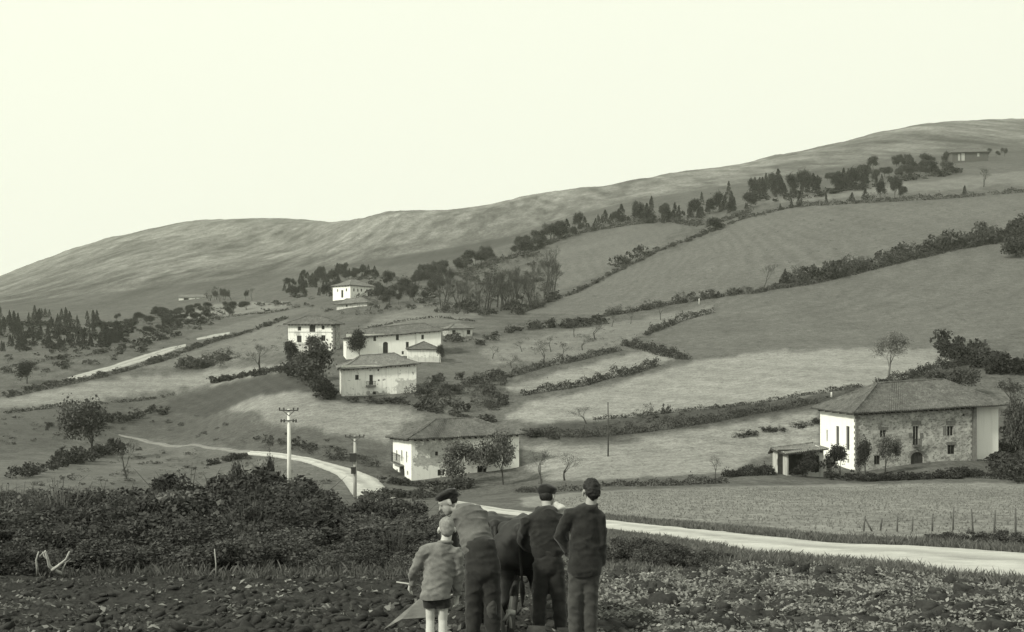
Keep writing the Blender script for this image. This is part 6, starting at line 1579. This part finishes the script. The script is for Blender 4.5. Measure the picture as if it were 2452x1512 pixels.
tr = [('c', (X(1313), 0, Zp(1325)), .125, (X(1313), 0, Zp(1352)), .13, (1.25, .95, 1)), ('c', (X(1298), 0, Zp(1355)), .105, (X(1292), .03, Zp(1438)), .082), ('c', (X(1292), .03, Zp(1438)), .082, (X(1290), 0, Zp(1526)), .07), ('c', (X(1330), 0, Zp(1355)), .105, (X(1338), .03, Zp(1438)), .082), ('c', (X(1338), .03, Zp(1438)), .082, (X(1344), 0, Zp(1526)), .07)]
blob('trousers', tr, .014, M['trousers_dark'], man3, 4, .012, 12, 71)
blob('shoe', shoe(X(1290), 0, dz), .012, M['shoe'], man3, 2); blob('shoe', shoe(X(1344), 0, dz), .012, M['shoe'], man3, 2)
o = blob('cloth_sack', [('e', (X(1341), .16, Zp(1222)), (.075, .07, .06)), ('c', (X(1334), .15, Zp(1214)), .04, (X(1350), .17, Zp(1236)), .05)], .011, M['sack'], None, 3, .012, 18, 5)
o.location = g; tag(o, 'small white cloth sack on the right shoulder of the middle man', 'sack')

# --- two dark oxen of the plough team, seen from behind
def ox(px, Y, s, rz, label, seed):
    g = ground_at(px, Y); o = thing('draught_ox', g, label, 'ox', None, rz); o.scale = (s, s, s)
    sl = lambda y: float(zat(g.x - math.sin(rz) * y * s, g.y + math.cos(rz) * y * s)) - g.z        # ground under the fore feet
    zf = -.2; sp = lambda y: zf * y / 1.5 * .8
    b = [('e', (0, .02, 1.12), (.285, .38, .31)), ('c', (0, -.22, 1.33), .085, (0, 1.5, 1.31 + sp(1.5)), .11), ('c', (0, .2, 1.04), .31, (0, 1.15, 1.0 + sp(1.1)), .37), ('c', (0, 1.25, 1.02 + sp(1.2)), .34, (0, 1.62, 1.02 + sp(1.6)), .24),
         ('c', (0, 1.5, 1.18 + sp(1.5)), .2, (0, 2.0, 1.0 + sp(2)), .14), ('c', (0, 2.0, 1.0 + sp(2)), .125, (0, 2.3, .70 + sp(2.2)), .075), ('e', (0, 2.34, .66 + sp(2.2)), (.07, .07, .06))]
    for q in (-1, 1):
        d = .10 if q > 0 else -.06
        b += [('e', (q * .19, .14, 1.30), (.09, .14, .085)), ('e', (q * .10, -.29, 1.20), (.055, .06, .07)), ('c', (q * .04, 0, 1.34), .09, (q * .18, .12, 1.29), .085), ('c', (q * .08, -.24, 1.2), .09, (q * .17, -.1, 1.0), .16),
              ('c', (q * .17, -.06, 1.10), .19, (q * .20, .06 + d, .74), .135), ('c', (q * .20, .06 + d, .76), .12, (q * .20, -.17 + d, .46), .062), ('c', (q * .20, -.17 + d, .47), .062, (q * .20, -.10 + d, .13), .045), ('e', (q * .20, -.07 + d, .05), (.06, .08, .055)),
              ('c', (q * .19, 1.42, .98 + sp(1.4)), .15, (q * .19, 1.40 - d, .64 + sp(1.4)), .085), ('c', (q * .19, 1.40 - d, .64 + sp(1.4)), .075, (q * .18, 1.42 - d, .36 + zf), .05), ('c', (q * .18, 1.42 - d, .36 + zf), .048, (q * .18, 1.40 - d, .10 + zf), .042), ('e', (q * .18, 1.42 - d, .05 + zf), (.06, .075, .055)),
              ('c', (q * .10, 2.0, 1.06 + sp(2)), .03, (q * .25, 1.97, 1.02 + sp(2)), .045)]
    blob('body', b, .022, M['hide'], o, 12, .014, 5, seed)
    blob('tail', [('c', (0, -.27, 1.32), .035, (.0, -.37, 1.22), .028), ('c', (0, -.37, 1.22), .026, (.015, -.375, .98), .018), ('c', (.015, -.375, .98), .018, (.03, -.33, .74), .016), ('c', (.03, -.33, .74), .03, (.035, -.31, .62), .034), ('c', (.035, -.31, .62), .034, (.03, -.30, .46), .012)], .012, M['hide'], o, 3)
    for q in (-1, 1):
        mb = MB(); mb.tube([(q * .08, 2.06, 1.11 + sp(2)), (q * .17, 2.10, 1.14 + sp(2)), (q * .24, 2.2, 1.17 + sp(2)), (q * .23, 2.3, 1.2 + sp(2))], [.035, .03, .022, .008], 8); mb.build('horn', M['horn'], o)
    return o
ox(1246, 14.45, .97, R(-2), 'dark ox just left of the middle man, its haunch showing beside him', 3)
ox(1184, 14.9, .95, R(3), 'dark ox half hidden behind the stooping man, left one of the team', 9)

# --- the wooden plough between the stooping man and the ox
M['wood'] = basic('plough_wood', 0.20, 0.34, 6, stretch=(1, 1, .3), bmp=.01)
g = ground_at(1222, 13.45); pl = thing('plough', g, 'old wooden plough with pale handles between the stooping man and the oxen', 'plough')
k_ = 13.45 / FPX; zb0 = (CY - 1540) / FPX * 13.45 - g.z
X = lambda px: (px - 1222) * k_; Zp = lambda py: (1540 - py) * k_ + zb0
mb = MB(); mb.tube([(X(1223), .05, Zp(1530)), (X(1222), 0, Zp(1490)), (X(1219), -.03, Zp(1468))], [.02, .018, .017], 7); mb.build('handle', M['wood'], pl)
mb = MB(); mb.tube([(X(1206), -.05, Zp(1484)), (X(1213), -.05, Zp(1472)), (X(1220), -.05, Zp(1462))], [.016, .018, .02], 7); mb.build('handle', M['wood'], pl)
mb = MB(); mb.tube([(X(1219), -.03, Zp(1466)), (X(1222), 0, Zp(1448)), (X(1225), .02, Zp(1428))], [.02, .018, .014], 7); mb.build('handle', M['wood'], pl)
mb = MB(); mb.tube([(X(1213), -.04, Zp(1464)), (X(1222), -.03, Zp(1464)), (X(1233), -.02, Zp(1466))], [.03, .035, .028], 8); mb.build('crosspiece', M['wood'], pl)
mb = MB(); mb.tube([(X(1222), .0, Zp(1512)), (X(1232), .9, .22), (X(1240), 1.9, .35)], [.04, .045, .035], 8); mb.build('beam', M['bark'], pl)
mb = MB(); mb.poly([(-.05, -.1, .02), (.12, .3, .0), (.02, .75, -.05), (-.12, .3, .05)]); mb.poly([(-.05, -.1, .02), (-.12, .3, .05), (-.1, .25, .32), (-.06, -.05, .28)]); mb.poly([(-.05, -.1, -.01), (-.12, .3, .02), (.02, .75, -.08), (.12, .3, -.03)]); mb.build('mouldboard', M['iron'], pl)
# --- pale wedge shaped board lying tilted behind the boy
k_ = 12.9 / FPX; g = ground_at(975, 12.9)
Pt = [at(918, 1506, 12.8), at(1009, 1429, 13.0), at(1024, 1478, 12.9), at(962, 1482, 12.85)]
mb = MB(); n_ = Vector((.1, -.9, .35)).normalized() * .03
mb.poly([p - g for p in Pt][::-1]); mb.poly([p - g - n_ for p in Pt])
for i in range(len(Pt)): a, b = Pt[i] - g, Pt[(i + 1) % len(Pt)] - g; mb.poly([a, b, b - n_, a - n_])
M['board'] = basic('weathered_board', 0.11, 0.19, 6, stretch=(1, 1, 3), bmp=.01)
o = mb.build('board', M['board']); o.location = g; tag(o, 'pale wedge shaped board leaning in the soil left of the boy', 'board')
# ------------------------------------------------------------------ thin summer haze in the valley
def haze():
    m = bpy.data.materials.new('haze_air'); m.use_nodes = True; N, L = m.node_tree.nodes, m.node_tree.links
    for n in list(N): N.remove(n)
    out = N.new('ShaderNodeOutputMaterial'); v = N.new('ShaderNodeVolumePrincipled')
    v.inputs['Color'].default_value = (0.97, 1.0, 0.86, 1); v.inputs['Density'].default_value = 0.0001; v.inputs['Anisotropy'].default_value = 0.2
    L.new(v.outputs[0], out.inputs['Volume'])
    mb = MB(); lo = float(Z.min()) - 2; hi = float(Z.max()) + 25; xm = float(np.abs(GX).max()) + 20
    mb.box((0, (YY[-1] - 30) / 2, (lo + hi) / 2), (2 * xm, YY[-1] + 30 + 40, hi - lo))
    o = mb.build('haze', m); tag(o, 'thin pale haze in the valley air', None, None, 'stuff')
haze()
